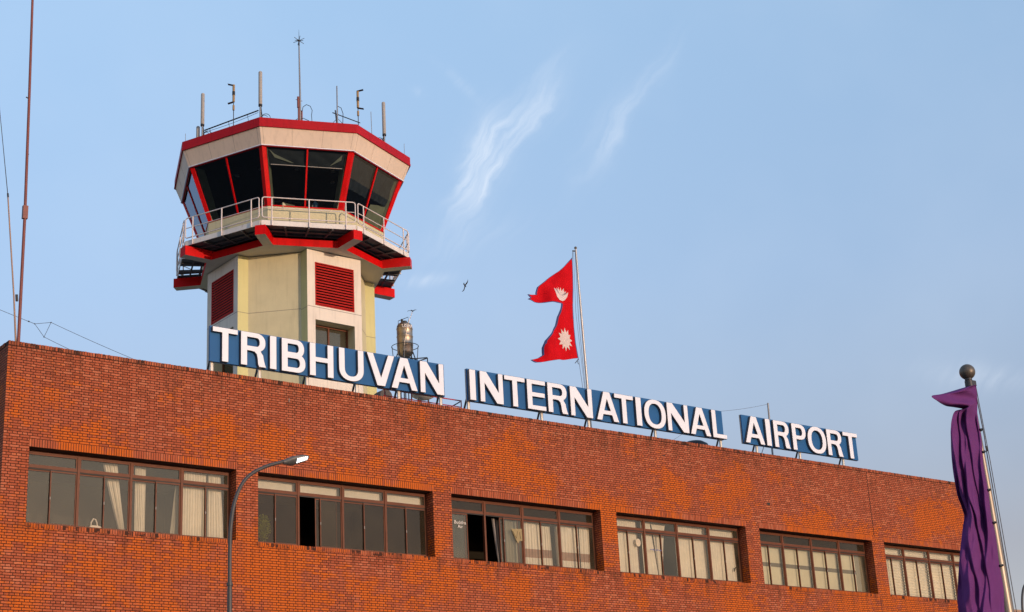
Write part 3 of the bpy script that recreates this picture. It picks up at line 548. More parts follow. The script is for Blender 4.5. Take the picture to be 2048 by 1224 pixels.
# ------------------------------------------------------------------ signs
H_ = 1.12; SB = .165
def arc(cx, cy, rx, ry, a0, a1, n=12, e=1.0):
    o = []
    for k in range(n + 1):
        a = math.radians(lerp(a0, a1, k / n)); c, s_ = math.cos(a), math.sin(a)
        o.append((cx + rx * math.copysign(abs(c) ** e, c), cy + ry * math.copysign(abs(s_) ** e, s_)))
    return o
def glyph(ch, w):
    h, b, s = H_, SB, .225; R = [(0, 0), (0, h)]
    if ch == 'I': return [[(0, 0), (0, h), (w, h), (w, 0)]]
    if ch == 'T': c = w / 2; return [[(0, h), (w, h), (w, h - b), (c + s / 2, h - b), (c + s / 2, 0), (c - s / 2, 0), (c - s / 2, h - b), (0, h - b)]]
    if ch == 'L': return [[(0, 0), (0, h), (s, h), (s, b), (w, b), (w, 0)]]
    if ch == 'E': y = h / 2 + .01; return [[(0, 0), (0, h), (w, h), (w, h - b), (s, h - b), (s, y + b / 2), (w * .95, y + b / 2), (w * .95, y - b / 2), (s, y - b / 2), (s, b), (w, b), (w, 0)]]
    if ch == 'H': y = h / 2 + .01; return [[(0, 0), (0, h), (s, h), (s, y + b / 2), (w - s, y + b / 2), (w - s, h), (w, h), (w, 0), (w - s, 0), (w - s, y - b / 2), (s, y - b / 2), (s, 0)]]
    if ch == 'N': k = .29; y = .42; q = .205; return [[(0, 0), (0, h), (k, h), (w - q, y), (w - q, h), (w, h), (w, 0), (w - k, 0), (q, h - y), (q, 0)]]
    if ch == 'V': return [[(0, h), (.25, h), (w / 2, .30), (w - .25, h), (w, h), (w / 2 + .155, 0), (w / 2 - .155, 0)]]
    if ch == 'A':
        t = .15; xi = lambda y: .245 + y * (w / 2 - t) / h; yt = (w / 2 - .245) * h / (w / 2 - t)
        return [[(0, 0), (w / 2 - t, h), (w / 2 + t, h), (w, 0), (w - .245, 0), (w - xi(.235), .235), (xi(.235), .235), (.245, 0)], [(xi(.395), .395), (w - xi(.395), .395), (w / 2, yt)]]
    if ch == 'U': ry = .43; return [[(0, h)] + arc(w / 2, ry, w / 2, ry, 180, 360, 20, .9) + [(w, h), (w - s, h)] + arc(w / 2, ry, w / 2 - s, ry - b, 360, 180, 20, .9) + [(s, h)]]
    if ch == 'O': return [arc(w / 2, h / 2, w / 2, h / 2 + .012, 0, 360, 40, .88)[:-1], arc(w / 2, h / 2, w / 2 - s, h / 2 - b + .012, 0, 360, 36, .88)[:-1]]
    if ch == 'P':
        hb = .655; y0 = h - hb; rx = .34
        return [[(0, 0), (0, h), (w - rx, h)] + arc(w - rx, h - hb / 2, rx, hb / 2, 80, -80, 14, .9) + [(w - rx, y0), (s, y0), (s, 0)],
                [(s, h - b), (w - rx, h - b)] + arc(w - rx, h - hb / 2, rx - s * .95, hb / 2 - b, 75, -75, 10, .9) + [(w - rx, y0 + b), (s, y0 + b)]]
    if ch == 'R':
        hb = .62; y0 = h - hb; rx = .33; wb = w * .97
        return [[(0, 0), (0, h), (wb - rx, h)] + arc(wb - rx, h - hb / 2, rx, hb / 2, 80, -62, 13, .9) + [(w * .80, y0 - .01), (w * .875, y0 - .10), (w * .91, y0 - .26), (w * .95, .10), (w, 0), (w - .26, 0), (w - .30, .10), (w * .655, y0 - .22), (w * .62, y0 - .09), (w * .54, y0 - .015), (w * .42, y0), (s, y0), (s, 0)],
                [(s, h - b), (wb - rx, h - b)] + arc(wb - rx, h - hb / 2, rx - s * .95, hb / 2 - b, 75, -75, 10, .9) + [(wb - rx, y0 + b), (s, y0 + b)]]
    if ch == 'B':
        m_ = .585; r1, r2 = .30, .33; wt = w * .95; h1 = h - m_ + .07; h2 = m_ + .05
        top = arc(wt - r1, h - h1 / 2, r1, h1 / 2, 80, -48, 11, .9); bot = arc(w - r2, h2 / 2, r2, h2 / 2, 52, -80, 12, .9)
        return [[(0, 0), (0, h), (wt - r1, h)] + top + bot + [(w - r2, 0)],
                [(s, h - b), (wt - r1, h - b)] + arc(wt - r1, h - h1 / 2, r1 - s * .93, h1 / 2 - b, 75, -75, 9, .9) + [(wt - r1, h - h1 + b), (s, h - h1 + b)],
                [(s, h2 - b), (w - r2, h2 - b)] + arc(w - r2, h2 / 2, r2 - s * .95, h2 / 2 - b, 75, -75, 9, .9) + [(w - r2, b), (s, b)]]
def letter(ch, w, parent, x, y, z):
    cu = bpy.data.curves.new('letter', 'CURVE'); cu.dimensions = '2D'; cu.fill_mode = 'BOTH'; cu.extrude = .055; cu.bevel_depth = .006; cu.bevel_resolution = 0; cu.offset = -.006
    for pts in glyph(ch, w):
        sp = cu.splines.new('POLY'); sp.points.add(len(pts) - 1); sp.use_cyclic_u = True
        for k, p in enumerate(pts): sp.points[k].co = (p[0], p[1], 0, 1)
    o = bpy.data.objects.new('letter', cu); COL.objects.link(o); dg = bpy.context.evaluated_depsgraph_get(); me = bpy.data.meshes.new_from_object(o.evaluated_get(dg))
    bpy.data.objects.remove(o); bpy.data.curves.remove(cu); me.name = 'letter'; me.materials.clear(); me.materials.append(WHITE); me.materials.append(LSIDE)
    me.transform(Matrix.Rotation(PI / 2, 4, 'X')); me.update()
    for p in me.polygons: p.material_index = 0 if p.normal.y < -.9 else 1; p.use_smooth = False
    o = bpy.data.objects.new('letter', me); COL.objects.link(o); o.parent = parent; o.location = (x, y, z)
    o['label'] = 'white raised letter ' + ch
    return o
ZB = 17.215
WORDS = (('TRIBHUVAN', (5.84, 14.80), [('T', 5.88, 6.76), ('R', 6.87, 7.78), ('I', 7.91, 8.15), ('B', 8.34, 9.22), ('H', 9.38, 10.28), ('U', 10.49, 11.45), ('V', 11.58, 12.68), ('A', 12.54, 13.60), ('N', 13.72, 14.70)], [5.98, 7.67, 9.42, 11.32, 12.99, 14.72]),
         ('INTERNATIONAL', (15.78, 28.16), [('I', 15.80, 16.06), ('N', 16.25, 17.26), ('T', 17.33, 18.25), ('E', 18.34, 19.18), ('R', 19.28, 20.20), ('N', 20.33, 21.37), ('A', 21.56, 22.63), ('T', 22.47, 23.40), ('I', 23.52, 23.79), ('O', 23.93, 25.03), ('N', 25.11, 26.20), ('A', 26.28, 27.36), ('L', 27.47, 28.22)], [15.90, 19.15, 21.36, 24.65, 28.10]),
         ('AIRPORT', (29.24, 36.0), [('A', 29.25, 30.34), ('I', 30.45, 30.72), ('R', 30.91, 31.81), ('P', 31.97, 32.78), ('O', 32.88, 33.98), ('R', 34.05, 34.97), ('T', 35.05, 35.95)], [30.10, 32.59, 35.20]))
for word, (pa, pb), ls, posts in WORDS:
    sg = thing('rooftop_sign', 'raised white letters spelling %s on a blue panel above the brick parapet' % word, 'sign', (pa, .6, ROOF), 0, 'rooftop name signs')
    L = sg.location
    mb = MB(); mb.box(pa, pb, .545, .60, ZB - .005, ZB + H_ + .05, 0); mb.box(pa - .004, pb + .004, .60, .665, ZB - .008, ZB + H_ + .053, 1)
    mb.build('panel', [BLUE, PANELBACK], sg, world=True)
    for ch, a, b_ in ls: letter(ch, b_ - a, sg, a - L.x, .483 - L.y, ZB - L.z)
    for x in posts:
        mb = MB(); mb.box(x - .035, x + .035, .67, .74, ROOF, ZB + .9); mb.build('post', POSTW, sg, world=True)
        mb = MB(); mb.bar((x - .02, .76, ZB + .12), (x - .05, 1.45, ROOF + .02), .05, .05); mb.build('brace', DARKST, sg, world=True)
    mb = MB(); mb.box(pa + .05, pb - .05, .671, .70, ZB + .10, ZB + .16); mb.box(pa + .05, pb - .05, .671, .70, ZB + .80, ZB + .86)
    for x in posts: mb.box(x + .045, x + .07, .69, .73, ROOF, ZB)
    mb.build('back_rail', GREYST, sg, world=True)

# ------------------------------------------------------------------ control tower (local frame: -Y is its south pier)
TX, TY, TH = 16.048, 13.339, math.radians(1.457)
T = thing('control_tower', 'cream control tower with red trimmed octagonal glass cab and railed walkway rising behind the sign', 'control tower', (TX, TY, ROOF), TH)
def TZ(z): return z - ROOF
def oct_(r, z): return [(r * math.cos(math.radians(-90 + 45 * k)), r * math.sin(math.radians(-90 + 45 * k)), z) for k in range(8)]
a_, b2, c2 = 1.30, 3.34, 2.86
plan = [(-a_, -b2), (a_, -b2), (a_, -c2), (c2, -a_), (b2, -a_), (b2, a_), (c2, a_), (a_, c2), (a_, b2), (-a_, b2), (-a_, c2), (-c2, a_), (-b2, a_), (-b2, -a_), (-c2, -a_), (-a_, -c2)]
WZ = [(TZ(20.3), TZ(23.02))]
sh = MB(); zt, zb = TZ(26.0), 0.0
# openings in the south and west pier faces
def pier_face(dirk, op, lv):
    """pier face dirk 0=S 1=E 2=N 3=W with louvre opening lv and window opening op; local u along face"""
    an = math.radians(90 * dirk)
    def P(u, dpt, z):
        x, y = u, -(b2 - dpt); return (x * math.cos(an) - y * math.sin(an), x * math.sin(an) + y * math.cos(an), z)
    us = [-a_, -.93, .95, a_]; zz = [zb, op[0], op[1], lv[0], lv[1], zt]
    for i in range(3):
        for k in range(5):
            if i == 1 and k in (1, 3): continue
            sh.quad(P(us[i], 0, zz[k]), P(us[i + 1], 0, zz[k]), P(us[i + 1], 0, zz[k + 1]), P(us[i], 0, zz[k + 1]), 0)
    for (z0, z1, dp) in ((op[0], op[1], .62), (lv[0], lv[1], .16)):
        u0, u1 = us[1], us[2]
        sh.quad(P(u0, 0, z0), P(u0, dp, z0), P(u0, dp, z1), P(u0, 0, z1), 1); sh.quad(P(u1, dp, z0), P(u1, 0, z0), P(u1, 0, z1), P(u1, dp, z1), 1)
        sh.quad(P(u0, dp, z1), P(u1, dp, z1), P(u1, 0, z1), P(u0, 0, z1), 1); sh.quad(P(u0, 0, z0), P(u1, 0, z0), P(u1, dp, z0), P(u0, dp, z0), 0)
        sh.quad(P(u0, dp, z0), P(u1, dp, z0), P(u1, dp, z1), P(u0, dp, z1), 3)
    return P
Ps = []
for dk in range(4): Ps.append(pier_face(dk, (TZ(20.6), TZ(23.02)), (TZ(23.63), TZ(25.50))))
for i in range(16):
    p, q = plan[i], plan[(i + 1) % 16]
    L_ = math.hypot(q[0] - p[0], q[1] - p[1])
    if abs(L_ - 2 * a_) < .01: continue
    diag = abs(p[0] - q[0]) > .1 and abs(p[1] - q[1]) > .1
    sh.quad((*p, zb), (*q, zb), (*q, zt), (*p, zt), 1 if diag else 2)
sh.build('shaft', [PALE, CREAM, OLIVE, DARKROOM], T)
sm = MB()
for i in range(16):    # horizontal construction joint, proud 3 mm
    p, q = Vector((*plan[i], 0)), Vector((*plan[(i + 1) % 16], 0)); t = (q - p).normalized(); n = Vector((t.y, -t.x, 0)) * .004
    z = TZ(23.54) if i % 4 != 3 else TZ(23.50)
    sm.quad(p + n + Vector((0, 0, z)), q + n + Vector((0, 0, z)), q + n + Vector((0, 0, z + .02)), p + n + Vector((0, 0, z + .02)))
sm.build('construction_joint', SEAM, T)
for dk in range(4):
    P = Ps[dk]; z0, z1 = TZ(23.63), TZ(25.50)
    lv = MB(); n = 15; e = .045
    for (u0, u1, v0, v1) in ((-.928, -.928 + e, z0, z1), (.948 - e, .948, z0, z1), (-.928 + e, .948 - e, z0, z0 + e), (-.928 + e, .948 - e, z1 - e, z1)):
        pts = [P(u, dd, z) for z in (v0, v1) for dd in (-.012, .08) for u in (u0, u1)]
        lv.add(pts, [(0, 2, 3, 1), (4, 5, 7, 6), (0, 1, 5, 4), (2, 6, 7, 3), (0, 4, 6, 2), (1, 3, 7, 5)])
    st_ = (z1 - z0 - 2 * e) / n
    for k in range(n):
        zc = z0 + e + (k + .5) * st_; u0, u1 = -.928 + e, .948 - e; th_ = .012
        A = [P(u0, .0, zc - st_ * .34), P(u1, .0, zc - st_ * .34), P(u1, .10, zc + st_ * .44), P(u0, .10, zc + st_ * .44)]
        Bv = [(x, y, z + th_) for x, y, z in A]
        lp = [P(u, dd, z) for z in (zc - st_ * .34, zc + st_ * .18) for dd in (-.006, .002) for u in (u0, u1)]
        lv.add(lp, [(0, 2, 3, 1), (4, 5, 7, 6), (0, 1, 5, 4), (2, 6, 7, 3), (0, 4, 6, 2), (1, 3, 7, 5)])
        lv.add(A + Bv, [(3, 2, 1, 0), (4, 5, 6, 7), (0, 1, 5, 4), (1, 2, 6, 5), (2, 3, 7, 6), (3, 0, 4, 7)])
    lv.build('louvre_vent', LOUV, T)
    wn_ = MB(); zz0, zz1 = TZ(20.62), TZ(23.0)
    def bx(mb, u0, u1, d0, d1, v0, v1, mi=0):
        pts = [P(u, dd, z) for z in (v0, v1) for dd in (d0, d1) for u in (u0, u1)]
        mb.add(pts, [(0, 2, 3, 1), (4, 5, 7, 6), (0, 1, 5, 4), (2, 6, 7, 3), (0, 4, 6, 2), (1, 3, 7, 5)], mi)
    for (u0, u1) in ((-.925, -.86), (-.02, .05), (.885, .945)): bx(wn_, u0, u1, .52, .60, zz0, zz1)
    bx(wn_, -.86, -.02, .525, .595, zz1 - .07, zz1); bx(wn_, .05, .885, .525, .595, zz1 - .07, zz1); bx(wn_, -.86, -.02, .525, .595, zz0, zz0 + .07); bx(wn_, .05, .885, .525, .595, zz0, zz0 + .07)
    wo = wn_.build('window', FRAME, T)
    for (u0, u1) in ((-.86, -.02), (.05, .885)):
        g_ = MB(); g_.quad(P(u0, .56, zz0 + .07), P(u1, .56, zz0 + .07), P(u1, .56, zz1 - .07), P(u0, .56, zz1 - .07)); g_.build('pane', GLASS, wo)
# cab base slab + soffit (flat underside) and red ring beam
rb = MB(); R1 = 4.06
rb.loft([oct_(R1, TZ(26.03)), oct_(R1, TZ(26.34))], 0, cap=False); rb.add(oct_(R1, TZ(26.03)), [tuple(range(7, -1, -1))], 1)
rb.add(oct_(R1, TZ(26.34)), [tuple(range(8))], 2)
rb.build('ring_beam', [RED, SOFF, UNDER], T)
for k in range(8):
    an = math.radians(-90 + 45 * k); e = Vector((math.cos(an), math.sin(an), 0)); n = Vector((-e.y, e.x, 0)); w_ = .21
    bm_ = MB(); z0, z1 = TZ(26.035), TZ(26.44)
    r0, r1 = 3.80, 5.17
    cor = [e * r0 - n * w_, e * r1 - n * w_, e * r1 + n * w_, e * r0 + n * w_]
    lo = [Vector((c.x, c.y, z0 - (.004 if i_ in (0, 3) else -.0))) for i_, c in enumerate(cor)]; hi = [Vector((c.x, c.y, z1)) for c in cor]
    bm_.add(lo + hi, [(4, 5, 6, 7), (0, 1, 5, 4), (1, 2, 6, 5), (2, 3, 7, 6), (3, 0, 4, 7)], 0); bm_.add(lo, [(3, 2, 1, 0)], 1)
    bm_.build('cantilever_beam', [REDW if k == 1 else RED, SOFF], T)
# walkway: deck plates, joists, toe boards, railings
RDK = 5.10; RIN = 4.02
dk_ = MB()
for k in range(8):
    o0, o1 = Vector(oct_(RDK - .03, 0)[k]), Vector(oct_(RDK - .03, 0)[(k + 1) % 8]); i0, i1 = Vector(oct_(RIN, 0)[k]), Vector(oct_(RIN, 0)[(k + 1) % 8])
    grated = k in (1, 5)   # open grating panels
    z = TZ(26.52)
    if not grated:
        q = [i0, i1, o1, o0]; dk_.add([(p.x, p.y, z) for p in q] + [(p.x, p.y, z + .03) for p in q], [(0, 1, 2, 3), (7, 6, 5, 4), (3, 2, 6, 7), (1, 0, 4, 5)])
    else:
        for s in range(34):
            if 9 <= s <= 12 or 21 <= s <= 24 or s in (3,): continue
            t0, t1 = s / 34, (s + .62) / 34
            q = [i0.lerp(i1, t0), i0.lerp(i1, t1), o0.lerp(o1, t1), o0.lerp(o1, t0)]
            dk_.add([(p.x, p.y, z) for p in q] + [(p.x, p.y, z + .02) for p in q], [(0, 1, 2, 3), (7, 6, 5, 4), (3, 2, 6, 7), (1, 0, 4, 5), (0, 3, 7, 4), (2, 1, 5, 6)])
dk_.build('walkway_deck', UNDER, T)
jo = MB()
for k in range(8):
    o0, o1 = Vector(oct_(RDK - .04, TZ(26.47))[k]), Vector(oct_(RDK - .04, TZ(26.47))[(k + 1) % 8]); i0, i1 = Vector(oct_(RIN, TZ(26.47))[k]), Vector(oct_(RIN, TZ(26.47))[(k + 1) % 8])
    for t in (.25, .5, .75): jo.bar(i0.lerp(i1, t), o0.lerp(o1, t), .07, .09)
    m0, m1 = i0.lerp(o0, .5), i1.lerp(o1, .5); jo.bar(m0, m1, .06, .07)
    jo.bar(i0.lerp(o0, .1), i1.lerp(o1, .1), .06, .085)
jo.build('deck_joists', UNDER, T)
for k in range(8):
    o0, o1 = Vector(oct_(RDK, 0)[k]), Vector(oct_(RDK, 0)[(k + 1) % 8]); t = (o1 - o0).normalized(); n = Vector((t.y, -t.x, 0)); L_ = (o1 - o0).length
    tb = MB(); A = o0 + t * .03; Bp = o1 - t * .03; z0, z1 = TZ(26.48), TZ(26.69)
    q = [A, Bp, Bp - n * .03, A - n * .03]; tb.add([(p.x, p.y, z0) for p in q] + [(p.x, p.y, z1) for p in q], [(3, 2, 1, 0), (4, 5, 6, 7), (0, 1, 5, 4), (1, 2, 6, 5), (2, 3, 7, 6), (3, 0, 4, 7)])
    tb.build('toe_board', TOE, T)
    rl = MB(); zt_, zm, zb_ = TZ(27.68), TZ(27.235), TZ(26.80); r = .024; cr = .10
    def PP(s, z, out=0.0): return o0 + t * s + n * out + Vector((0, 0, z))
    s0, s1 = .06, L_ - .06; pts = []
    for (cs, cz, a0) in ((s1 - cr, zt_ - cr, 90), (s1 - cr, zb_ + cr, 0), (s0 + cr, zb_ + cr, -90), (s0 + cr, zt_ - cr, 180)):
        for j_ in range(6):
            a = math.radians(a0 - 90 * j_ / 5); pts.append(PP(cs + cr * math.cos(a), cz + cr * math.sin(a), .02))
    rl.tube(pts, r, 8, closed=True); rl.tube([PP(s0, zm, .02), PP(s1, zm, .02)], .018, 8)
    ro = rl.build('railing', RAILP, T)
    for s in (.115, .5, .885):
        ps = MB(); ps.tube([PP(s * L_, zt_, .03), PP(s * L_, TZ(26.47), .035)], .027, 8); ps.build('baluster', RAILP, ro)
# lower cab wall
lw = MB(); lw.loft([oct_(3.98, TZ(26.55)), oct_(4.02, TZ(27.76))], 0, cap=False); lw.build('cab_wall', CREAM, T)
lw = MB(); lw.loft([oct_(4.045, TZ(27.74)), oct_(4.05, TZ(27.79)), oct_(3.85, TZ(27.79))], 0, cap=False); lw.build('cab_sill', RED, T)
hd = MB()
for k in range(8):
    A, Bp = Vector(oct_(4.90, TZ(30.055))[k]), Vector(oct_(4.90, TZ(30.055))[(k + 1) % 8]); hd.bar(A, Bp, .06, .05)
hd.build('head_rail', REDF, T)
ZS, ZH, RS, RH = TZ(27.79), TZ(30.04), 4.0, 4.87
for k in range(8):
    p0, p1 = Vector(oct_(RS, ZS)[k]), Vector(oct_(RH, ZH)[k]); e = Vector((p0.x, p0.y, 0)).normalized(); n = Vector((-e.y, e.x, 0))
    mb = MB()
    for mi, d0, d1, ww in ((0, .035, -.10, .150),):
        mb.loft([[p + e * d0 * .0 + n * -ww + e * (-.065), p + e * d0, p + n * ww + e * (-.065), p + n * ww + e * (-.16), p + n * -ww + e * (-.16)] for p in (p0, p1)], mi)
    mb.build('corner_mullion', RED, T)
    mb = MB(); mb.loft([[p + n * -.17 + e * -.18, p + n * .17 + e * -.18, p + n * .17 + e * -.55, p + n * -.17 + e * -.55] for p in (p0 - Vector((0, 0, .3)), p1)]); mb.build('inner_column', CABIN, T)
    q0, q1 = Vector(oct_(RS, ZS)[(k + 1) % 8]), Vector(oct_(RH, ZH)[(k + 1) % 8]); m0, m1 = (p0 + q0) / 2, (p1 + q1) / 2; en = Vector((m0.x, m0.y, 0)).normalized(); tt = Vector((-en.y, en.x, 0))
    mb = MB(); mb.loft([[m_ + tt * -.032 + en * .02, m_ + tt * .032 + en * .02, m_ + tt * .032 - en * .06, m_ + tt * -.032 - en * .06] for m_ in (m0, m1)]); mb.build('mid_mullion', RED, T)
    for (a0, a1, b0, b1) in ((p0, p1, m0, m1), (m0, m1, q0, q1)):
        mb = MB(); o_ = -en * .02; mb.quad(a0 + o_, b0 + o_, b1 + o_, a1 + o_); mb.build('cab_pane', CABGLASS, T)
# band (leaning out), seams, roof fascia, gutter lip
bd = MB(); bd.loft([oct_(4.96, TZ(30.06)), oct_(5.24, TZ(30.76))], 0, cap=False); bd.add(oct_(4.96, TZ(30.06)) + oct_(4.85, TZ(30.06)), [(i, i + 8, (i + 1) % 8 + 8, (i + 1) % 8) for i in range(8)], 0)
bo = bd.build('fascia_band', BANDM, T)
sm = MB()
for k in range(8):
    for t in (.03, .33, .65, .965):
        a0 = Vector(oct_(4.963, TZ(30.07))[k]).lerp(Vector(oct_(4.963, TZ(30.07))[(k + 1) % 8]), t); a1 = Vector(oct_(5.242, TZ(30.755))[k]).lerp(Vector(oct_(5.242, TZ(30.755))[(k + 1) % 8]), t + random.uniform(-.004, .004)); sm.bar(a0, a1, .008, .004)
sm.build('panel_joint', SEAM, bo)
sm = MB(); sm.loft([oct_(4.985, TZ(30.052)), oct_(4.99, TZ(30.085))], 0, cap=False); sm.add(oct_(4.985, TZ(30.052)) + oct_(4.93, TZ(30.052)), [(i, i + 8, (i + 1) % 8 + 8, (i + 1) % 8) for i in range(8)]); sm.build('drip_edge', WHITE, bo)
rfm = MB(); rfm.loft([oct_(5.21, TZ(30.745)), oct_(5.30, TZ(30.75)), oct_(5.30, TZ(30.84)), oct_(5.285, TZ(30.85)), oct_(5.285, TZ(31.15)), oct_(5.1, TZ(31.15)), oct_(4.9, TZ(30.95))], 0, cap=False); rfm.add(oct_(4.9, TZ(30.95)), [tuple(range(8))], 0); rfm.build('roof', REDF, T)
# cab interior: floor, ceiling with downlights, desk, screens, shade film
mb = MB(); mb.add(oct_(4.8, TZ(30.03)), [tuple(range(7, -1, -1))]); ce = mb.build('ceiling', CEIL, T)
mb = MB()
for (x, y) in ((-2.4, -1.5), (-2.9, -.4), (-1.1, -2.3), (.3, -2.9), (.9, -1.9), (1.9, -1.8), (-1.5, -.6)): mb.loft([[(x + .10 * math.cos(a), y + .10 * math.sin(a), z) for a in [2 * PI * q / 12 for q in range(12)]] for z in (TZ(29.99), TZ(30.025))])
mb.build('downlight', TUBE, ce)
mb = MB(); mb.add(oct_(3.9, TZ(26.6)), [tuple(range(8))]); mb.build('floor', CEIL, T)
dsk = MB(); dsk.loft([oct_(3.3, TZ(27.5)), oct_(3.86, TZ(27.62)), oct_(3.86, TZ(27.66)), oct_(3.3, TZ(27.54))], cap=False); dsk.build('desk', LAMPH, T)
def at_side(k, t, r, z):
    return Vector(oct_(r, TZ(z))[k]).lerp(Vector(oct_(r, TZ(z))[(k + 1) % 8]), t)
# side A-B is index 7 (from -135 to -90 degrees)
c = at_side(7, .29, 3.86, 27.66); mb = MB(); mb.box(c.x - .35, c.x + .22, c.y - .05, c.y + .12, c.z, c.z + .26); o = mb.build('desk_cabinet', CABIN, T)
c = at_side(7, .66, 3.72, 27.62); mb = MB(); mb.loft([[(c.x + .13 * r_k * math.cos(a), c.y + .13 * r_k * math.sin(a), c.z + z) for a in [2 * PI * q / 14 for q in range(14)]] for z, r_k in ((0, 1), (.22, 1), (.26, .85), (.30, 1), (.46, .95), (.52, .45), (.56, .4))], smooth=True); mb.build('water_bottle', mat('bottle_blue', (.04, .12, .24), .3), T)
c = at_side(7, .61, 3.86, 27.66); mb = MB(); mb.box(c.x - .03, c.x + .03, c.y - .02, c.y + .02, c.z, c.z + .3); mb.box(c.x - .03, c.x + .28, c.y - .02, c.y + .03, c.z - .0, c.z + .035); mb.build('bracket', CABOBJ, T)
def film(k, t0, t1, z0, z1, m0=BLINDC, crumple=.05):
    nu, nv = 24, 10; vs = []; fs = []; mi = []
    for v in range(nv + 1):
        for u in range(nu + 1):
            f = v / nv; t = lerp(t0, t1, u / nu); z = lerp(z0, z1, f); r = lerp(3.95, 4.80, (z - 27.79) / 2.27) - .06
            p = at_side(k, t, r, z - .02 * abs(math.sin(PI * u / nu * 3)) * (1 - f)); e = Vector((p.x, p.y, 0)).normalized()
            p -= e * crumple * (math.sin(u * .9 + v * .7) * .5 + math.sin(u * 1.7 - v * 1.3 + k) * .35) * (1 - .5 * f); vs.append(p)
    for v in range(nv):
        for u in range(nu): a = v * (nu + 1) + u; fs.append((a, a + 1, a + nu + 2, a + nu + 1)); mi.append(0)
    mb = MB(); mb.add(vs, fs, smooth=True); mb.mi = mi; mb.build('shade_film', m0, T)
film(7, .06, .94, 29.38, 30.0); film(0, .06, .48, 28.75, 30.0); film(0, .52, .92, 28.85, 30.0)
mb = MB(); a0 = at_side(7, .08, 4.58, 29.38); a1 = at_side(7, .92, 4.58, 29.38); mb.tube([a0, a1], .018, 6); mb.build('shade_rod', TUBE, T)
mb = MB(); p = [at_side(7, .07, 4.78, 29.97), at_side(7, .13, 4.70, 29.80), at_side(7, .35, 4.62, 29.48), at_side(7, .30, 4.62, 29.50), at_side(7, .13, 4.66, 29.66)]
mb.add(p, [(0, 1, 4), (1, 2, 3, 4)]); mb.build('shade_fold_lit', BLINDL, T)  # pale colour puts the lit look of the crumpled shade into these pieces
mb = MB(); p = [at_side(7, .90, 4.78, 29.92), at_side(7, .90, 4.68, 29.72), at_side(7, .77, 4.60, 29.45)]; mb.add(p, [(0, 1, 2)]); mb.build('shade_fold_lit', BLINDL, T)
c = at_side(0, .93, 3.6, 27.7); mb = MB()
mb.add([at_side(0, .62, 3.70, 27.8), at_side(0, .97, 3.85, 27.8), at_side(0, .95, 4.25, 28.9), at_side(0, .70, 4.0, 28.75)], [(0, 1, 2, 3)]); mb.build('blind_flap', CABIN, T)

# ------------------------------------------------------------------ antennas on the cab roof (world coordinates)
RZ = 31.15; AG = 'antennas on the tower cab roof'
def loopc(c, r, ax, n=18, a0=0, a1=360):
    ax = Vector(ax).normalized(); up = Vector((0, 0, 1)); return [Vector(c) + (ax * math.cos(math.radians(lerp(a0, a1, k / n))) + up * math.sin(math.radians(lerp(a0, a1, k / n)))) * r for k in range(n + 1)]
CAMR = Vector((.80, -.597, 0))
def tube_antenna(x, y, zb, zt, label, base=RZ - .5, loop=1):
    a = thing('tube_antenna', label, 'antenna', (x, y, base), 0, AG); L = Vector((x, y, 0))
    mb = MB(); mb.tube([(x, y, zb), (x, y, zb + .02), (x, y, zt - .03), (x, y, zt)], [.07, .078, .078, .06], 16); mb.build('radome', TUBE, a, world=True)
    mb = MB(); mb.tube([(x, y, zb - .08), (x, y, zb)], .082, 14); mb.build('collar', BLACK, a, world=True)
    mb = MB(); mb.tube([(x, y, base), (x, y, zb - .05)], .036, 10); mb.build('mount_pole', GREYST, a, world=True)
    if loop:
        mb = MB(); s = 1 if loop > 0 else -1; c = L + CAMR * (.22 * s) + Vector((0, 0, base + .48))
        mb.tube(loopc(c, .19, CAMR, 20, 0, 340), .013, 6); mb.tube(loopc(c + CAMR * -.05 * s, .13, CAMR, 16, 20, 300), .011, 6)
        mb.tube([L + CAMR * .06 * s + Vector((0, 0, base)), L + CAMR * .07 * s + Vector((0, 0, base + .55)), L + CAMR * .02 * s + Vector((0, 0, zb - .06))], .022, 6); mb.build('cable', BLACK, a, world=True)
    return a
tube_antenna(12.46, 9.55, 31.76, 33.28, 'thick grey tube antenna at the front corner of the tower roof, highest of the tubes', loop=1)
tube_antenna(11.15, 12.20, 31.64, 33.08, 'thick grey tube antenna at the far left corner of the tower roof')
tube_antenna(11.10, 12.50, 31.02, 31.65, 'short stubby grey tube antenna at the extreme left edge of the tower roof', base=30.65, loop=0)
tube_antenna(18.06, 8.84, 31.48, 33.0, 'thick grey tube antenna at the right end of the tower roof', loop=-1)
def dipole(x, y, s, label):
    a = thing('vane_antenna', label, 'antenna', (x, y, RZ - .5), 0, AG)
    mb = MB(); mb.tube([(x, y, RZ - .5), (x, y, RZ + .9)], .018, 8); mb.build('mount_pole', DARKST, a, world=True)
    mb = MB(); mb.tube([(x, y, RZ + .50), (x, y, RZ + .72)], .045, 10); mb.build('clamp', BRASS, a, world=True)
    mb = MB(); mb.tube([(x, y, 32.03), (x, y, 32.35)], .052, 12); mb.tube([(x, y, 32.50), (x, y, 32.82)], .052, 12); mb.build('element', BRASS, a, world=True)
    mb = MB(); mb.tube([(x, y, 32.34), (x, y, 32.51)], .062, 12); mb.build('feed_block', BLACK, a, world=True)
    for z, dz in ((32.80, .06), (32.02, -.06)):
        mb = MB(); p = Vector((x, y, z)); mb.bar(p - CAMR * .03, p + CAMR * .24 * s + Vector((0, 0, dz)), .13, .016); mb.build('vane', BLACK, a, world=True)
dipole(11.66, 10.38, -1, 'brown antenna with two black vanes pointing left, between the two left tubes')
dipole(16.36, 8.20, 1, 'brown antenna with two black vanes pointing right, at the roof corner right of centre')
a = thing('lightning_mast', 'tallest thin mast on the tower roof, topped by a spiky star lightning terminal', 'mast', (13.97, 8.90, RZ - .5)); x, y = 13.97, 8.90
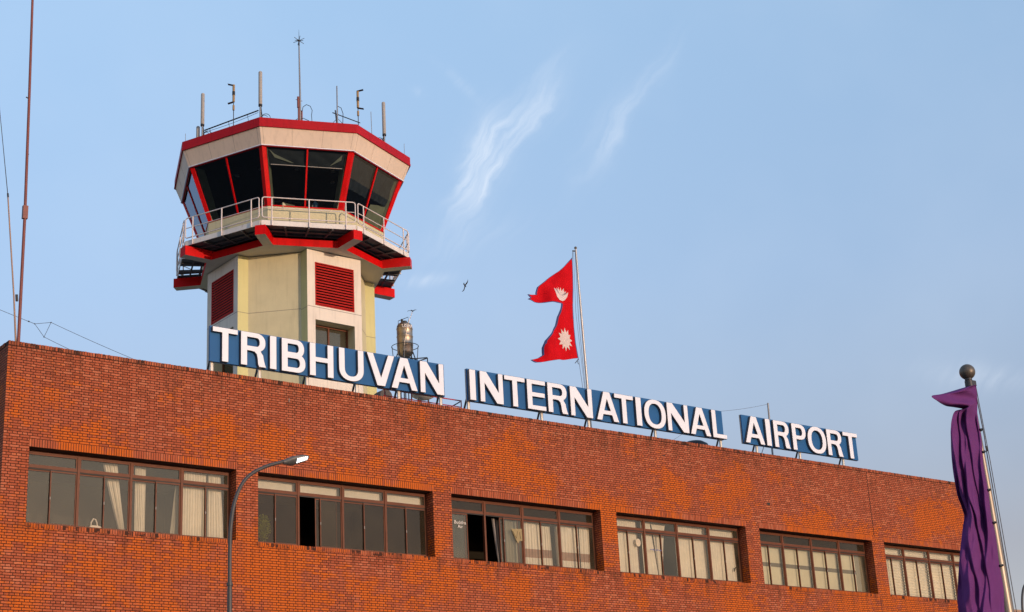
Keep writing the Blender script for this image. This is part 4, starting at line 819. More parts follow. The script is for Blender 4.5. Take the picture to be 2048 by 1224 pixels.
mb = MB(); mb.tube([(x, y, RZ - .5), (x, y, 32.3), (x - .03, y, 34.62)], [.042, .040, .028], 10); mb.build('pole', GREYST, a, world=True)
mb = MB(); mb.box(x - .10, x - .045, y - .03, y + .03, RZ - .1, RZ + .55); mb.tube([(x - .09, y, 31.7), (x - .09, y, 32.20)], .05, 10); mb.box(x + .05, x + .10, y - .03, y + .03, RZ - .1, RZ + .45); mb.bar((x - .2, y, 32.05), (x + .1, y, 32.05), .02, .02); mb.build('clamp_block', MASTR, a, world=True)
mb = MB(); c = Vector((x - .03, y, 34.86)); mb.ball(c, .055, 10)
for k in range(10):
    an = 2 * PI * k / 10; dd = Vector((math.cos(an), math.sin(an), 0)) * 1.0 + Vector((0, 0, .45 if k % 2 else -.35)); dd.normalize(); mb.tube([c, c + dd * .25], .012, 5)
mb.tube([c - Vector((0, 0, .25)), c], .03, 8); mb.tube([c, c + Vector((0, 0, .52))], [.012, .005], 6); mb.build('star_terminal', DARKST, a, world=True)
mb = MB(); b0 = Vector((x, y, RZ)); mb.tube([b0 + CAMR * .08 + Vector((0, 0, .4)), b0 + CAMR * .12 + Vector((0, 0, .60)), b0 + CAMR * .26 + Vector((0, 0, .70)), b0 + CAMR * .42 + Vector((0, 0, .62)), b0 + CAMR * .50 + Vector((0, 0, .42)), b0 + CAMR * .47 + Vector((0, 0, .2)), b0 + CAMR * .49 + Vector((0, 0, -.15))], .014, 6)
mb.tube([b0 - CAMR * .22, b0 - CAMR * .1 + Vector((0, 0, .07)), b0 + CAMR * .12 + Vector((0, 0, .08)), b0 + CAMR * .36 - Vector((0, 0, .05))], .013, 6); mb.build('cable', BLACK, a, world=True)
a = thing('whip_antenna', 'plain grey whip antenna with dark leaning brace, left of the right vane antenna', 'antenna', (15.46, 8.40, RZ - .5), 0, AG); x, y = 15.46, 8.40
mb = MB(); mb.tube([(x, y, RZ - .5), (x, y, 32.9)], [.03, .026], 8); mb.build('rod', GREYST, a, world=True)
mb = MB(); b0 = Vector((x, y, RZ)); mb.tube([b0 - CAMR * .2 + Vector((0, 0, .52)), b0 + CAMR * .95 + Vector((0, 0, -.02))], .022, 6); mb.tube([b0 + Vector((0, 0, .62)) - CAMR * .08, b0 - CAMR * .02 - Vector((0, 0, .1))], .03, 6); mb.tube([b0 - CAMR * .28 - Vector((0, 0, .05)), b0 + Vector((0, 0, .25)), b0 + CAMR * .25 - Vector((0, 0, .05))], .012, 5)
mb.build('brace', DARKST, a, world=True)
mb = MB(); mb.tube([b0 + CAMR * .03 + Vector((0, 0, .8)), b0 + CAMR * .16 + Vector((0, 0, .72)), b0 + CAMR * .24 + Vector((0, 0, .45)), b0 + CAMR * .22 + Vector((0, 0, -.1))], .014, 6); mb.build('cable', BLACK, a, world=True)
for (x, y, z0, z1, r, lx, lab) in ((17.24, 8.53, RZ - .5, 32.20, .014, -.03, 'thin grey rod aerial just left of the right hand tube antenna'), (19.48, 9.45, RZ - .5, 31.62, .010, 0, 'tiny dark rod standing on the far right edge of the tower roof'), (10.86, 13.2, RZ - .5, 31.55, .010, 0, 'tiny dark rod at the left edge of the tower roof')):
    mb = MB(); mb.tube([(0, 0, 0), (lx, 0, z1 - z0)], r, 6); mb.tube([(0, 0, 0), (0, 0, .25)], r * 1.8, 6); o = mb.build('rod_aerial', GREYST); o.location = (x, y, z0); tag(o, lab, 'antenna', AG)
mb = MB(); p0, p1 = Vector((11.2, 12.1, 31.33)), Vector((12.42, 9.65, 31.52)); mb.tube([p0, p1], .028, 8)
for t in (.1, .45, .8): mb.tube([p0.lerp(p1, t), p0.lerp(p1, t) + Vector((.12, .06, -.5))], .010, 5)
mb.tube([p0.lerp(p1, t) + Vector((0, 0, -.09 - .05 * math.sin(t * PI))) for t in [k / 10 for k in range(11)]], .009, 5)
o = mb.build('roof_pipe', BLACK); o.data.transform(Matrix.Translation(-p0)); o.location = p0; tag(o, 'black pipe rail running along the left edge of the tower roof between two tube antennas', 'pipe')

for o in COL.objects:       # stand the roof gear back from the fascia, on the roof slab
    if o.parent is None and (o.get('group') == AG or o.name.startswith(('lightning_mast', 'roof_pipe'))): o.location += Vector((.492, .870, .49)) * .6

# ------------------------------------------------------------------ left mast, wire aerial
a = thing('radio_mast', 'tall red brown radio mast with a joint box, at the left end of the roof', 'mast', (-.19, .8, ROOF))
mb = MB(); mb.tube([(-.19, .8, ROOF), (-.192, .8, 17.0), (-.20, .8, 21.0), (-.26, .8, 25), (-.33, .8, 28.8), (-.36, .8, 31)], [.05, .048, .046, .042, .038, .036], 12); mb.build('pole', MASTR, a, world=True)
mb = MB(); mb.box(-.275, -.125, .74, .86, 20.88, 21.30); mb.build('joint_box', MASTR, a, world=True)
mb = MB(); mb.tube([(-.25, .8, 23.0), (-.18, .8, 23.02)], .02, 6); mb.tube([(-.30, .8, 24.9), (-.36, .8, 24.92)], .02, 6); mb.build('bolt', DARKST, a, world=True)
a = thing('leaning_aerial', 'thin tan aerial leaning left beside the red brown mast', 'antenna', (-.24, .86, ROOF))
mb = MB(); mb.tube([(-.18, .86, ROOF), (-.251, .86, 17.02), (-.38, .86, 18.4), (-.733, .86, 21.58)], [.034, .032, .026, .022], 8); mb.build('lower_rod', MASTT, a, world=True)
mb = MB(); mb.tube([(-.733, .86, 21.58), (-1.15, .86, 24.44), (-1.45, .86, 26.2)], [.012, .009, .006], 6); mb.build('whip', DARKST, a, world=True)
mb = MB(); mb.tube([(-.28, .86, 18.25), (-.30, .86, 18.45)], .042, 8); mb.tube([(-.72, .86, 21.5), (-.735, .86, 21.62)], .03, 8); mb.build('clamp', DARKST, a, world=True)
mb = MB(); o0 = Vector((-3.2, 3, ROOF)); w_ = .0075
A, Bq, Cq = Vector((1.08, 3, 18.41)), Vector((1.60, 3, 18.54)), Vector((1.395, 3, 18.03))
def sagline(p, q, sag, n=12): return [p.lerp(q, k / n) + Vector((0, 0, -sag * 4 * (k / n) * (1 - k / n))) for k in range(n + 1)]
mb.tube(sagline(Vector((-3.2, 3, 19.62)), A, .05), w_, 5); mb.tube([A, Bq], w_, 5); mb.tube([Bq, Cq], w_, 5); mb.tube([Cq, A], w_, 5); mb.tube(sagline(Bq, Vector((7.2, 3, 17.1)), .08), w_, 5); mb.tube(sagline(Cq, Vector((4.2, 3, 17.2)), .04), w_, 5)
for p in (A, Bq, Cq): mb.ball(p, .022, 8)
mb.tube([(-3.2, 3, ROOF), (-3.2, 3, 19.7)], .03, 6) if False else None
mb.tube([(7.2, 3, 17.1), (7.2, 3, ROOF)], .02, 6); mb.tube([(4.2, 3, 17.2), (4.2, 3, ROOF)], .02, 6); mb.tube([A + Vector((-.22, 0, .055)), A + Vector((-.17, 0, .045))], .02, 6)
o = mb.build('wire_aerial', DARKST); o.data.transform(Matrix.Translation(-Vector((4.2, 3, ROOF)))); o.location = (4.2, 3, ROOF); tag(o, 'fine dark wire aerial with a small wire triangle above the parapet at left', 'wire')

# ------------------------------------------------------------------ roof items
RR = thing('handrail', 'low red handrail on the roof below the end of the first sign', 'railing', (12.5, 1.2, ROOF))
mb = MB(); mb.tube([(12.48, 1.2, 17.39), (15.97, 1.2, 17.39)], .022, 8); mb.tube([(12.70, 1.2, 17.16), (15.95, 1.2, 17.155)], .018, 8); mb.build('rail', REDR, RR, world=True)
for x in (12.76, 13.85, 14.93, 15.955):
    mb = MB(); mb.tube([(x, 1.2, ROOF), (x, 1.2, 17.39)], .020, 8); mb.build('post', REDR, RR, world=True)
mb = MB(); mb.tube([(15.93, 1.22, 17.36), (15.2, 1.5, 16.9), (14.8, 1.6, 16.5)], .022, 6); mb.build('brace', DARKST, RR, world=True)
LD = thing('roof_ladder', 'dark narrow ladder bars standing behind the red handrail', 'ladder', (15.0, 2.6, ROOF))
for x in (14.35, 14.55, 14.80): mb = MB(); mb.tube([(x, 2.6, ROOF), (x, 2.6, 18.4)], .022, 6); mb.build('upright', DARKST, LD, world=True)
mb = MB(); mb.tube([(14.35, 2.6, 18.0), (14.8, 2.6, 18.0)], .015, 6); mb.tube([(14.35, 2.6, 17.3), (14.8, 2.6, 17.3)], .015, 6); mb.build('rung', DARKST, LD, world=True)
DS = thing('satellite_dish', 'cream bowl shaped satellite dish on dark legs under the N of the first sign', 'dish', (17.64, 6, ROOF))
mb = MB(); rings = [[(17.64 + r * math.cos(a), 6 + r * math.sin(a), 18.90 + r * r * .75) for a in [2 * PI * k / 24 for k in range(24)]] for r in (.02, .15, .28, .40, .50)]
mb.loft(rings, smooth=True); mb.build('reflector', DISHM, DS, world=True)
for dx, dy in ((-.30, 0), (.30, 0), (0, .3)): mb = MB(); mb.tube([(17.64 + dx * .7, 6 + dy * .7, 18.93), (17.64 + dx, 6 + dy, ROOF)], .035, 8); mb.build('leg', DARKST, DS, world=True)
FU = thing('fan_unit', 'round dark roof fan with tan casing just right of the tower base', 'fan', (14.9, 4, ROOF))
mb = MB(); mb.tube([(14.60, 3.95, 18.12), (14.60, 4.45, 18.12)], .26, 20); mb.build('fan_drum', mat('fan_dark', (.06, .045, .04), .6), FU, world=True)
mb = MB(); mb.box(14.3, 15.35, 4.46, 5.0, ROOF + .9, 18.25); mb.box(14.35, 14.45, 4.0, 4.1, ROOF, ROOF + .9); mb.box(15.2, 15.3, 4.8, 4.9, ROOF, ROOF + .9); mb.box(14.5, 14.7, 4.1, 4.46, ROOF, 17.9); mb.build('casing', TAN, FU, world=True)
DM = MB(); DM.loft([[(r * math.cos(a), r * math.sin(a), z) for a in [2 * PI * k / 24 for k in range(24)]] for z, r in ((0, .60), (1.75, .60), (1.95, .62), (2.12, .55), (2.24, .36), (2.28, .08))], smooth=True)
o = DM.build('roof_ventilator', BLACK); o.location = (29.88, 4, ROOF); tag(o, 'dark domed roof ventilator peeping over the parapet under the second sign', 'ventilator')
MS = thing('roof_post', 'slim grey post with a stay, standing behind the last sign', 'post', (33.42, 3, ROOF))
mb = MB(); mb.tube([(33.40, 3, ROOF), (33.49, 3, 20.05)], [.045, .038], 8); mb.build('pole', GREYST, MS, world=True)
mb = MB(); mb.tube([(33.42, 3, 18.9), (32.83, 3, 17.83), (31.8, 3, ROOF)], .018, 6); mb.build('stay', GREYST, MS, world=True)
mb = MB(); mb.tube(sagline(Vector((33.48, 3, 20.0)), Vector((30.2, 3, 19.25)), .05), .006, 5); mb.tube(sagline(Vector((30.2, 3, 19.25)), Vector((26.4, 3, 17.0)), .05), .006, 5); mb.build('wire', ROPE, MS, world=True)

# water tank ------------------------------------------------------------
TK = thing('water_tank', 'upright stainless steel water tank on a dark stand behind the first sign', 'water tank', (20.65, 11.71, ROOF)); cx, cy = 20.65, 11.71; R = .345
prof = [(22.72, .20), (22.86, .33), (22.93, R)]
for z in (23.25, 23.62, 23.98): prof += [(z - .03, R), (z - .012, R + .014), (z + .012, R + .014), (z + .03, R)]
prof += [(24.10, R - .01), (24.19, R * .85), (24.26, R * .55), (24.30, R * .3)]
mb = MB(); mb.loft([[(cx + r * math.cos(a), cy + r * math.sin(a), z) for a in [2 * PI * k / 40 for k in range(40)]] for z, r in prof], smooth=True); mb.build('tank_body', STEEL, TK, world=True)
mb = MB(); mb.tube([(cx, cy, 24.28), (cx, cy, 24.34)], .12, 16); mb.tube([(cx - .12, cy, 24.28), (cx - .12, cy, 24.42)], .05, 8); mb.build('lid', BLACK, TK, world=True)
mb = MB(); q = CAMR * .25; P0 = Vector((cx, cy, 24.2)); mb.tube([P0 - q * 1.05, P0 - q * 1.05 + Vector((0, 0, .17)), P0 + q * .7 + Vector((0, 0, .33)), P0 + q * .72 + Vector((0, 0, .05))], .015, 6); mb.build('hoop', DARKST, TK, world=True)
mb = MB(); mb.tube([(cx + .58 * math.cos(a), cy + .58 * math.sin(a), 23.18) for a in [2 * PI * k / 32 for k in range(32)]], .016, 6, closed=True)
for k in range(6): a = 2 * PI * k / 6 + .5; mb.tube([(cx + .56 * math.cos(a), cy + .56 * math.sin(a), 23.18), (cx + .50 * math.cos(a), cy + .50 * math.sin(a), 22.45)], .016, 6)
mb.build('guard_ring', DARKST, TK, world=True)
mb = MB(); mb.tube([(cx + .5 * math.cos(a), cy + .5 * math.sin(a), 22.52) for a in [2 * PI * k / 24 for k in range(24)]], .028, 6, closed=True)
mb.bar((cx - .5, cy, 22.50), (cx + .5, cy, 22.50), .05, .05); mb.bar((cx, cy - .5, 22.50), (cx, cy + .5, 22.50), .05, .05)
P0 = Vector((cx, cy, 22.62)); mb.bar(P0 + CAMR * .3, P0 + CAMR * .95 + Vector((0, 0, .02)), .04, .04); mb.bar(P0 + CAMR * .3 - Vector((0, 0, .2)), P0 + CAMR * .95, .04, .04); mb.bar(P0 + CAMR * .95, P0 + CAMR * .95 - Vector((0, 0, .4)), .04, .04); mb.build('platform', DARKST, TK, world=True)
for k in range(4): a = PI / 4 + PI / 2 * k; mb = MB(); mb.tube([(cx + .34 * math.cos(a), cy + .34 * math.sin(a), 22.9), (cx + .46 * math.cos(a), cy + .46 * math.sin(a), 22.5), (cx + .55 * math.cos(a), cy + .55 * math.sin(a), ROOF)], .026, 6); mb.build('leg', DARKST, TK, world=True)
mb = MB(); F = Vector((-.55, -.835, 0)); P0 = Vector((cx, cy, 0)) + F * (R + .03); mb.tube([P0 - CAMR * .06 + Vector((0, 0, 22.4)), P0 - CAMR * .03 + Vector((0, 0, 23.2)), P0 + CAMR * .16 + Vector((0, 0, 24.1)), P0 + CAMR * .36 + Vector((0, 0, 24.62))], .012, 6); mb.build('level_pipe', POLE, TK, world=True)
tt_ = text_mesh('USHA', .21, LETT, 'lettering', TK, (0, 0, 0), ext=.003, off=.004)
me = tt_.data; ang0 = math.atan2(F.y, F.x) + .42
for v in me.vertices:
    a = ang0 + v.co.x / (R + .02) * 1.0; rr = R + .022 + v.co.z; v.co = Vector((rr * math.cos(a), rr * math.sin(a), v.co.y + 24.02 - .06 - ROOF))
tt_.rotation_euler = (0, 0, 0); me.update()

def bird_mesh(spread=True):
    mb = MB()
    body = [(-.13, .012), (-.09, .028), (-.02, .042), (.05, .040), (.10, .026), (.13, .028), (.155, .018), (.18, .004)]
    mb.loft([[(x, r * math.cos(a), r * .9 * math.sin(a)) for a in [2 * PI * k / 10 for k in range(10)]] for x, r in body], smooth=True)
    for s in (-1, 1):   # wings: thin lofted sections root -> tip
        secs = [(.03, .07, .0, .012), (.12, .085, .025, .010), (.22, .07, .045, .008), (.31, .045, .03, .005), (.37, .012, -.01, .002)]
        rings = []
        for (yy, ch, zz, th) in secs:
            sw = -.25 * max(0, yy - .2) + .03; rings.append([(sw + ch * .5, s * yy, zz), (sw, s * yy, zz + th), (sw - ch, s * yy, zz), (sw, s * yy, zz - th)])
        mb.loft(rings, smooth=True)
    mb.loft([[(-.10, -.02, .004), (-.10, .02, .004), (-.10, .02, -.004), (-.10, -.02, -.004)], [(-.24, -.055, .003), (-.24, .055, .003), (-.24, .055, -.003), (-.24, -.055, -.003)]])
    return mb
o = bird_mesh().build('bird', BIRD); o.location = (19.33, 5.30, 23.68); sc_ = .80; o.scale = (sc_,) * 3
yv = Vector((.20, -.145, .52)).normalized(); xv = Vector((.75, .55, -.05)); xv = (xv - yv * xv.dot(yv)).normalized(); zv = xv.cross(yv)
mm = Matrix((xv, yv, zv)).transposed(); o.rotation_euler = mm.to_euler(); tag(o, 'dark soaring bird banked with wings almost upright, in open sky', 'bird')
o = bird_mesh().build('bird', BIRD); o.scale = (.8, .62, .8); o.location = (20.65, 11.71, 24.0); o.location = Vector((20.65, 11.71, 0)) + F * (R + .03) + CAMR * .36 + Vector((0, 0, 24.67)); o.rotation_euler = (0, -.1, math.radians(40)); tag(o, 'small dark bird with open wings perched on the thin pipe over the water tank', 'bird')

# ------------------------------------------------------------------ red flag
FP = thing('flagpole', 'thin pale rooftop flagpole behind the second sign', 'flagpole', (22.98, 2.5, ROOF))
mb = MB(); mb.tube([(22.985, 2.5, ROOF), (22.96, 2.5, 19.1), (22.85, 2.5, 24.95)], [.058, .052, .038], 12); mb.build('pole', POLE, FP, world=True)
mb = MB(); mb.ball((22.848, 2.5, 25.0), .06, 12); mb.build('finial', GOLD, FP, world=True)
mb = MB(); mb.bar((22.84, 2.5, 24.86), (22.68, 2.5, 24.84), .03, .05); mb.build('pulley', DARKST, FP, world=True)
mb = MB(); mb.tube([(22.68, 2.5, 24.83), (22.63, 2.48, 24.5)], .010, 5); mb.tube([(22.80, 2.49, 24.8), (22.74, 2.49, 22.0), (22.90, 2.49, 17.2)], .008, 5); mb.tube([(22.59, 2.48, 20.30), (22.78, 2.49, 18.4), (22.88, 2.49, 17.0)], .008, 5); mb.tube([(22.72, 2.49, 24.8), (22.62, 2.49, 22.3), (22.80, 2.49, 19.2), (22.90, 2.49, 17.0)], .006, 5); mb.build('halyard', ROPE, FP, world=True)
hoist = [(22.63, 24.55), (22.60, 23.76), (22.56, 23.13), (22.49, 22.50), (22.48, 22.23), (22.47, 21.61), (22.50, 20.94), (22.59, 20.32)]
def hx(z): return float(np.interp(z, [p[1] for p in hoist][::-1], [p[0] for p in hoist][::-1]))
def fy(x, z):
    dx = hx(z) - x; return 2.48 + .10 * dx * math.sin(2.6 * dx + .7 * z) + .055 * math.sin(5.5 * x + 2.2 * z) * min(1, dx * 1.5) + .06 * math.sin(1.9 * z + 1.1 * dx) * min(1, dx) + .03 * math.sin(9 * dx + 4.5 * z) * min(1, dx * 1.2) + .012 * math.sin(14 * dx - 3 * z) * min(1, dx)
rows = [((22.63, 24.55), 24.55), ((21.91, 23.84), 24.30), ((21.30, 23.39), 24.02), ((20.91, 23.04), 23.78), ((20.82, 22.79), 23.50), ((20.83, 22.68), 23.32), ((20.52, 22.60), 23.18), ((20.35, 22.63), 23.08), ((20.50, 22.52), 22.98), ((20.36, 22.44), 22.88), ((20.62, 22.38), 22.80), ((20.91, 22.38), 22.74), ((21.39, 22.42), 22.64), ((21.80, 22.42), 22.48), ((21.70, 22.16), 22.26), ((21.51, 21.79), 21.92), ((21.42, 21.44), 21.60), ((21.17, 21.07), 21.30), ((20.91, 20.76), 21.02), ((20.83, 20.49), 20.80), ((20.83, 20.19), 20.62), ((20.66, 20.07), 20.52), ((20.32, 19.96), 20.44), ((20.53, 19.88), 20.38), ((20.72, 19.89), 20.34), ((21.29, 20.04), 20.32)]
rr_ = []
for k in range(len(rows) - 1):
    for s in range(4):
        t = s / 4; (l0, h0), (l1, h1) = rows[k], rows[k + 1]; rr_.append(((lerp(l0[0], l1[0], t), lerp(l0[1], l1[1], t)), lerp(h0, h1, t)))
rr_.append(rows[-1]); NU = 48; mb = MB(); vs = []; fs = []; mi = []
for (l, hz_) in rr_:
    x1 = hx(hz_)
    for u in range(NU + 1):
        s = (u / NU); x = lerp(x1, l[0], s); z = lerp(hz_, l[1], s ** 1.0); vs.append((x, fy(x, z), z))
for v in range(len(rr_) - 1):
    for u in range(NU):
        a = v * (NU + 1) + u; fs.append((a, a + 1, a + NU + 2, a + NU + 1))
        (l, hz_) = rr_[v]; wrow = max(.05, math.hypot(hx(hz_) - l[0], hz_ - l[1])); dl = (1 - (u + .5) / NU) * wrow; dh = (u + .5) / NU * wrow
        edge = dl < .085 or dh < .03 or v > len(rr_) - 5
        if 38 <= v <= 52 and dl < .10 + (0.12 if 44 <= v <= 50 else 0): edge = True
        mi.append(1 if edge else 0)
mb.add(vs, fs, smooth=True); mb.mi = mi
FL = mb.build('flag', [FLAGR, FLAGB]); FL.data.transform(Matrix.Translation(-Vector((22.6, 2.48, 20.32)))); FL.location = (22.6, 2.48, 20.32)
sol = FL.modifiers.new('cloth', 'SOLIDIFY'); sol.thickness = .006; sol.offset = 0
tag(FL, 'crimson double pennant flag with blue edge, white moon and sun, flying from the rooftop pole', 'flag')
def drape(poly, name, cx_, cz_):
    mb = MB(); n = len(poly); K = 6; vs = []; fs = []
    for k in range(K + 1):
        t = k / K
        for (x, z) in poly:
            X_, Z_ = lerp(cx_, x, t), lerp(cz_, z, t); vs.append((X_, fy(X_, Z_) - .012, Z_))
    for k in range(K):
        for i in range(n): j = (i + 1) % n; fs.append((k * n + i, k * n + j, (k + 1) * n + j, (k + 1) * n + i))
    mb.add(vs, fs, smooth=True); mb.build(name, FLAGW, FL, world=True)
sun = []
for k in range(24):
    a = 2 * PI * k / 24 + .2; r = 1.0 if k % 2 == 0 else .62; sun.append((21.96 + .37 * r * math.cos(a) + .02 * math.sin(a), 20.98 + .45 * r * math.sin(a) - .08 * math.cos(a) * r))
drape(sun, 'sun_emblem', 21.96, 20.98)
zf = lambda x, y: (lerp(21.58, 22.26, (x - 268) / 82.), 23.07 - (y - 325) / 73. * .52)
moon = [zf(*p) for p in ((268, 325), (270, 352), (276, 380), (290, 396), (308, 398), (326, 388), (341, 366), (349, 338), (338, 352), (331, 357), (337, 333), (328, 340), (326, 316), (316, 336), (309, 312), (303, 336), (292, 314), (291, 336), (281, 322), (280, 342))]
drape(moon, 'moon_emblem', *zf(306, 366))
mb = MB(); mb.tube([(22.59, 2.48, 20.30), (22.44, 2.46, 20.14), (22.38, 2.46, 20.08)], .014, 5); mb.tube([(22.50, 2.47, 20.22), (22.55, 2.46, 20.06)], .012, 5); mb.build('tie_cord', BLACK, FL, world=True)

# ------------------------------------------------------------------ purple flag on the near pole
Y = -29.144
NP = thing('flagpole', 'thick near flagpole with a dark ball on top at the right edge', 'flagpole', (3.75, Y + .02, 0))
mb = MB(); mb.tube([(3.745, Y, 0), (3.62, Y, 2.6), (3.557, Y, 4.7), (3.529, Y, 6.52), (3.478, Y, 8.22)], [.12, .108, .090, .058, .036], 24); mb.build('pole', NPOLE, NP, world=True)
mb = MB(); mb.ball((3.476, Y, 8.27), .118, 24); mb.build('ball_finial', GOLD, NP, world=True)
mb = MB(); mb.tube([(3.477, Y, 8.14), (3.477, Y, 8.2)], .055, 12); mb.tube([(3.479, Y, 8.04), (3.478, Y, 8.13)], .062, 12); mb.box(3.5, 3.60, Y - .04, Y + .04, 8.06, 8.14); mb.build('truck', DARKST, NP, world=True)
mb = MB(); mb.tube([(3.60, Y, 8.08), (3.652, Y, 7.3), (3.65, Y, 7.05), (3.71, Y, 4.7), (3.83, Y, 1.2)], .008, 6); mb.tube([(3.59, Y - .03, 8.08), (3.66, Y - .03, 6.9), (3.73, Y - .03, 4.7), (3.84, Y - .03, 1.2)], .006, 6); mb.tube([(3.64, Y - .01, 7.15), (3.655, Y - .01, 7.07)], .016, 6); mb.build('halyard', ROPE, NP, world=True)
left = [(3.541, 8.062), (3.274, 7.986), (2.957, 7.885), (2.698, 7.805), (2.476, 7.749), (2.578, 7.692), (2.758, 7.641), (2.952, 7.643), (3.150, 7.640), (2.960, 7.580), (2.86, 7.444), (2.80, 7.28), (2.768, 7.114), (2.735, 6.93), (2.718, 6.76), (2.715, 6.572), (2.731, 6.324), (2.79, 6.15), (2.82, 6.022), (2.76, 5.88), (2.715, 5.768), (2.628, 5.549), (2.552, 5.332), (2.49, 5.15), (2.456, 5.027), (2.40, 4.82), (2.382, 4.657), (2.36, 4.3), (2.42, 3.9), (2.50, 3.6)]
rz = [8.067, 8.05, 8.02, 7.99, 7.97, 7.94, 7.90, 7.86, 7.80, 7.68, 7.55, 7.38, 7.18, 7.0, 6.82, 6.62, 6.38, 6.2, 6.05, 5.9, 5.78, 5.55, 5.33, 5.15, 5.02, 4.82, 4.65, 4.3, 3.9, 3.55]
rxz = [8.067, 7.62, 7.293, 7.03, 6.486, 6.014, 5.455, 4.995, 4.709, 4.0, 3.5]; rxx = [3.56, 3.488, 3.487, 3.46, 3.446, 3.456, 3.469, 3.455, 3.424, 3.40, 3.37]
def cr1(arr, t):
    k = min(int(t), len(arr) - 2); f = t - k; p0, p1, p2, p3 = arr[max(k - 1, 0)], arr[k], arr[k + 1], arr[min(k + 2, len(arr) - 1)]
    return .5 * ((2 * p1) + (p2 - p0) * f + (2 * p0 - 5 * p1 + 4 * p2 - p3) * f * f + (3 * p1 - p0 - 3 * p2 + p3) * f ** 3)
NR, NU = 29 * 8, 90; vs = []; fs = []
def ridge(x): x = x % 1.0; return (1 - abs(2 * x - 1)) ** 1.6
def saw(x):
    x = x % 1.0; return (-x / .80 if x < .80 else -1 + smooth(.80, 1.0, x))
def smooth(a, b_, x): t = max(0, min(1, (x - a) / (b_ - a))); return t * t * (3 - 2 * t)
for v in range(NR + 1):
    t = v / 8; lx = cr1([p[0] for p in left], t); lz = cr1([p[1] for p in left], t); hz_ = cr1(rz, t); hxx = float(np.interp(-hz_, [-q for q in rxz], rxx)) + .012 * math.sin(hz_ * 9)
    flap = 1 - smooth(8.5, 10.5, t); q = 1 - flap
    for u in range(NU + 1):
        s = u / NU; x = lerp(hxx, lx, s); z = lerp(hz_, lz, s); g_ = smooth(0, .12, s)
        # the outer strip turns back out of the light; folds are soft with one steep west side
        e0 = .80 - .09 * math.sin(1.5 * z + .6) - .05 * math.sin(3.3 * z); yy = 0
        nz1 = noise.noise(Vector((s * 1.6, z * .9, 3))); nz2 = noise.noise(Vector((s * 3.5, z * 2.2, 9))); ph = 2.1 * min(s, e0) + .34 * (z - 5) + .10 * math.sin(2.3 * z) + .35 * nz1
        sf = saw(ph) * (.5 + .5 * math.sin(1.7 * z + .5) ** 2)
        yy += q * g_ * (.11 * sf * (1 + nz2) + .06 * saw(3.4 * s - .65 * z + .5 * nz1 + .25 * nz2) * smooth(.1, .5, s) + .05 * nz2 + .022 * noise.noise(Vector((s * 9 + z, z * 4.5, 5))) + .010 * math.sin(23 * s + 5 * z) + .05 * math.sin(2.4 * s + .8 * z))
        yy += flap * (-.10 * math.sin(PI * s) + .04 * math.sin(6 * s + t)) * g_
        if s > e0:
            xe = lerp(hxx, lx, e0); xt = xe + .12 * (x - xe) * q + (1 - q) * (x - xe); yy += 14.1 * ((xt + 15.948) / (x + 15.948) - 1)
        k_ = (14.1 + yy) / 14.1
        vs.append((-15.948 + (x + 15.948) * k_, Y - .06 + yy, 1.6 + (z - 1.6) * k_))
for v in range(NR):
    for u in range(NU): a = v * (NU + 1) + u; fs.append((a, a + 1, a + NU + 2, a + NU + 1))
mb = MB(); mb.add(vs, fs, smooth=True); PF = mb.build('flag', PURPLE); PF.data.transform(Matrix.Translation(-Vector((3.4, Y, 3.55)))); PF.location = (3.4, Y, 3.55)
sol = PF.modifiers.new('cloth', 'SOLIDIFY'); sol.thickness = .004; sol.offset = 0
tag(PF, 'long plain purple flag hanging in folds from the near pole at right', 'flag')
for zc in (7.36, 7.02, 6.45, 5.97, 5.35):
    xx = float(np.interp(-zc, [-q for q in rxz], rxx)); mb = MB(); mb.tube([(xx - .03, Y - .08, zc), (xx + .02, Y - .09, zc + .01), (xx + .055, Y - .03, zc)], [.016, .018, .010], 6); mb.build('tie', BLACK, PF, world=True)

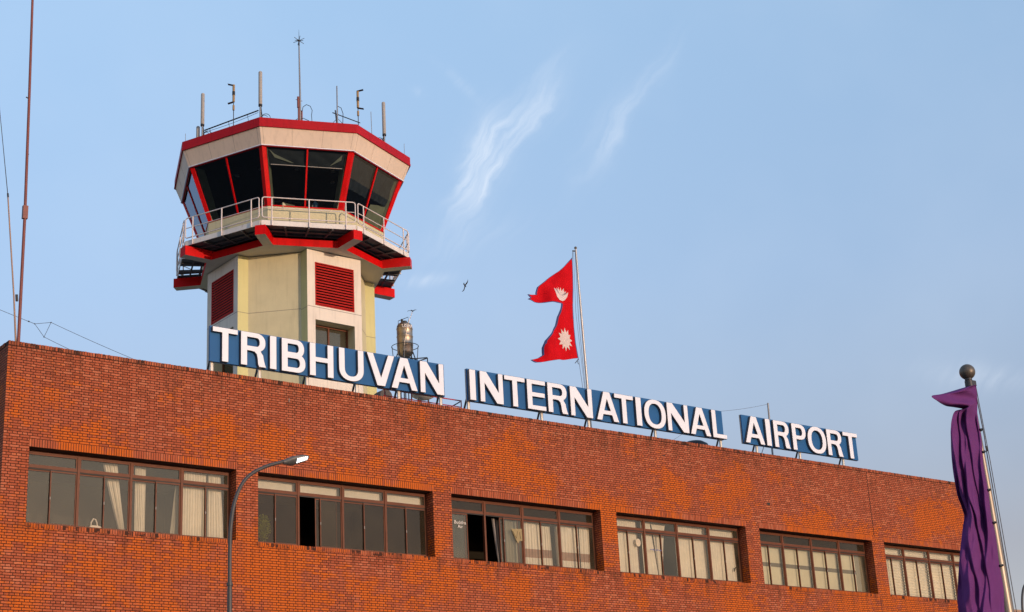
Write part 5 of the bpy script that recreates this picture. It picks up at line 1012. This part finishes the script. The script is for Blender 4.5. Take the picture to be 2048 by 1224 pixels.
# ------------------------------------------------------------------ street lamps
def street_lamp(loc, lab, rz=0.0, mirror=False):
    L = thing('street_lamp', lab, 'street lamp', loc, rz, 'curved street lamps')
    pts = [(0, 0, 0), (0, 0, 3), (0, 0, 6.6), (0, 0, 7.99), (.03, 0, 8.49), (.10, 0, 8.86), (.235, 0, 9.20), (.44, 0, 9.45), (.78, 0, 9.655), (1.13, 0, 9.785), (1.24, 0, 9.82)]
    # smooth with catmull-rom
    sp = []
    for k in range((len(pts) - 1) * 5 + 1): sp.append(tuple(cr1([p[c] for p in pts], k / 5) for c in range(3)))
    rad = [float(np.interp(p[2], [0, 3, 6.5, 7.2, 7.25, 8, 9.2, 9.8], [.080, .060, .050, .048, .040, .038, .037, .036])) for p in sp]
    mb = MB(); mb.tube(sp, rad, 14); mb.build('pole', LAMPP, L)
    mb = MB(); mb.tube([(0, 0, 7.18), (0, 0, 7.24)], .060, 14); mb.box(-.16, .16, -.16, .16, .01, .04); mb.build('collar', LAMPP, L)
    # head: tapered flat body rolled toward the viewer side
    ax = Vector((.97, 0, .24)).normalized(); side = Vector((0, 1, 0)); up = ax.cross(side) * -1
    up = side.cross(ax) * -1
    ro = math.radians(-24); sd_ = side * math.cos(ro) + up * math.sin(ro); up_ = up * math.cos(ro) - side * math.sin(ro)
    if up_.z < 0: up_ = -up_
    o0 = Vector((1.20, 0, 9.80)); rings = []
    for (s, w_, ht, hb) in ((0, .045, .045, .045), (.07, .065, .055, .06), (.16, .115, .06, .075), (.26, .138, .06, .078), (.40, .140, .055, .055), (.52, .125, .04, .035), (.59, .085, .025, .02), (.62, .04, .012, .01)):
        c = o0 + ax * s; rings.append([c + sd_ * w_ * math.cos(a) + up_ * ((ht if math.sin(a) > 0 else hb) * math.sin(a)) for a in [2 * PI * k / 16 for k in range(16)]])
    mb = MB(); mb.loft(rings, smooth=True); h = mb.build('lamp_head', LAMPH, L)
    def UP(s, w_): # point just below the underside
        hb = float(np.interp(s, [.16, .26, .40, .52, .59], [.075, .078, .055, .035, .02])); ww = float(np.interp(s, [.16, .26, .40, .52, .59], [.115, .138, .14, .125, .085]))
        c = o0 + ax * s; return c + sd_ * w_ * ww - up_ * (hb * math.sqrt(max(0, 1 - w_ * w_)) + .006)
    mb = MB(); vs = []; fs = []
    ss = [.27 + .30 * k / 10 for k in range(11)]; wsx = [-.95 + .85 * k / 8 for k in range(9)]
    for s in ss:
        for w_ in wsx: vs.append(UP(s, w_ if s < .5 else w_ * .85))
    for i in range(10):
        for j_ in range(8): a = i * 9 + j_; fs.append((a, a + 1, a + 10, a + 9))
    mb.add(vs, fs, smooth=True); mb.build('lens', LEDB, h)
    mb = MB()
    for i in range(6):
        for j_ in range(3):
            c = UP(.29 + i * .05, -.80 + .28 * j_) - up_ * .004; mb.ball(c, .017, 8)
    mb.build('led', LED, h)
    return L
street_lamp((-1.300, -14.784, 0), 'grey street lamp with curved arm and lit head in front of the leftmost windows')
street_lamp((28.25, -11.85, 0), 'curved arm of a street lamp at the bottom right corner', math.radians(8))
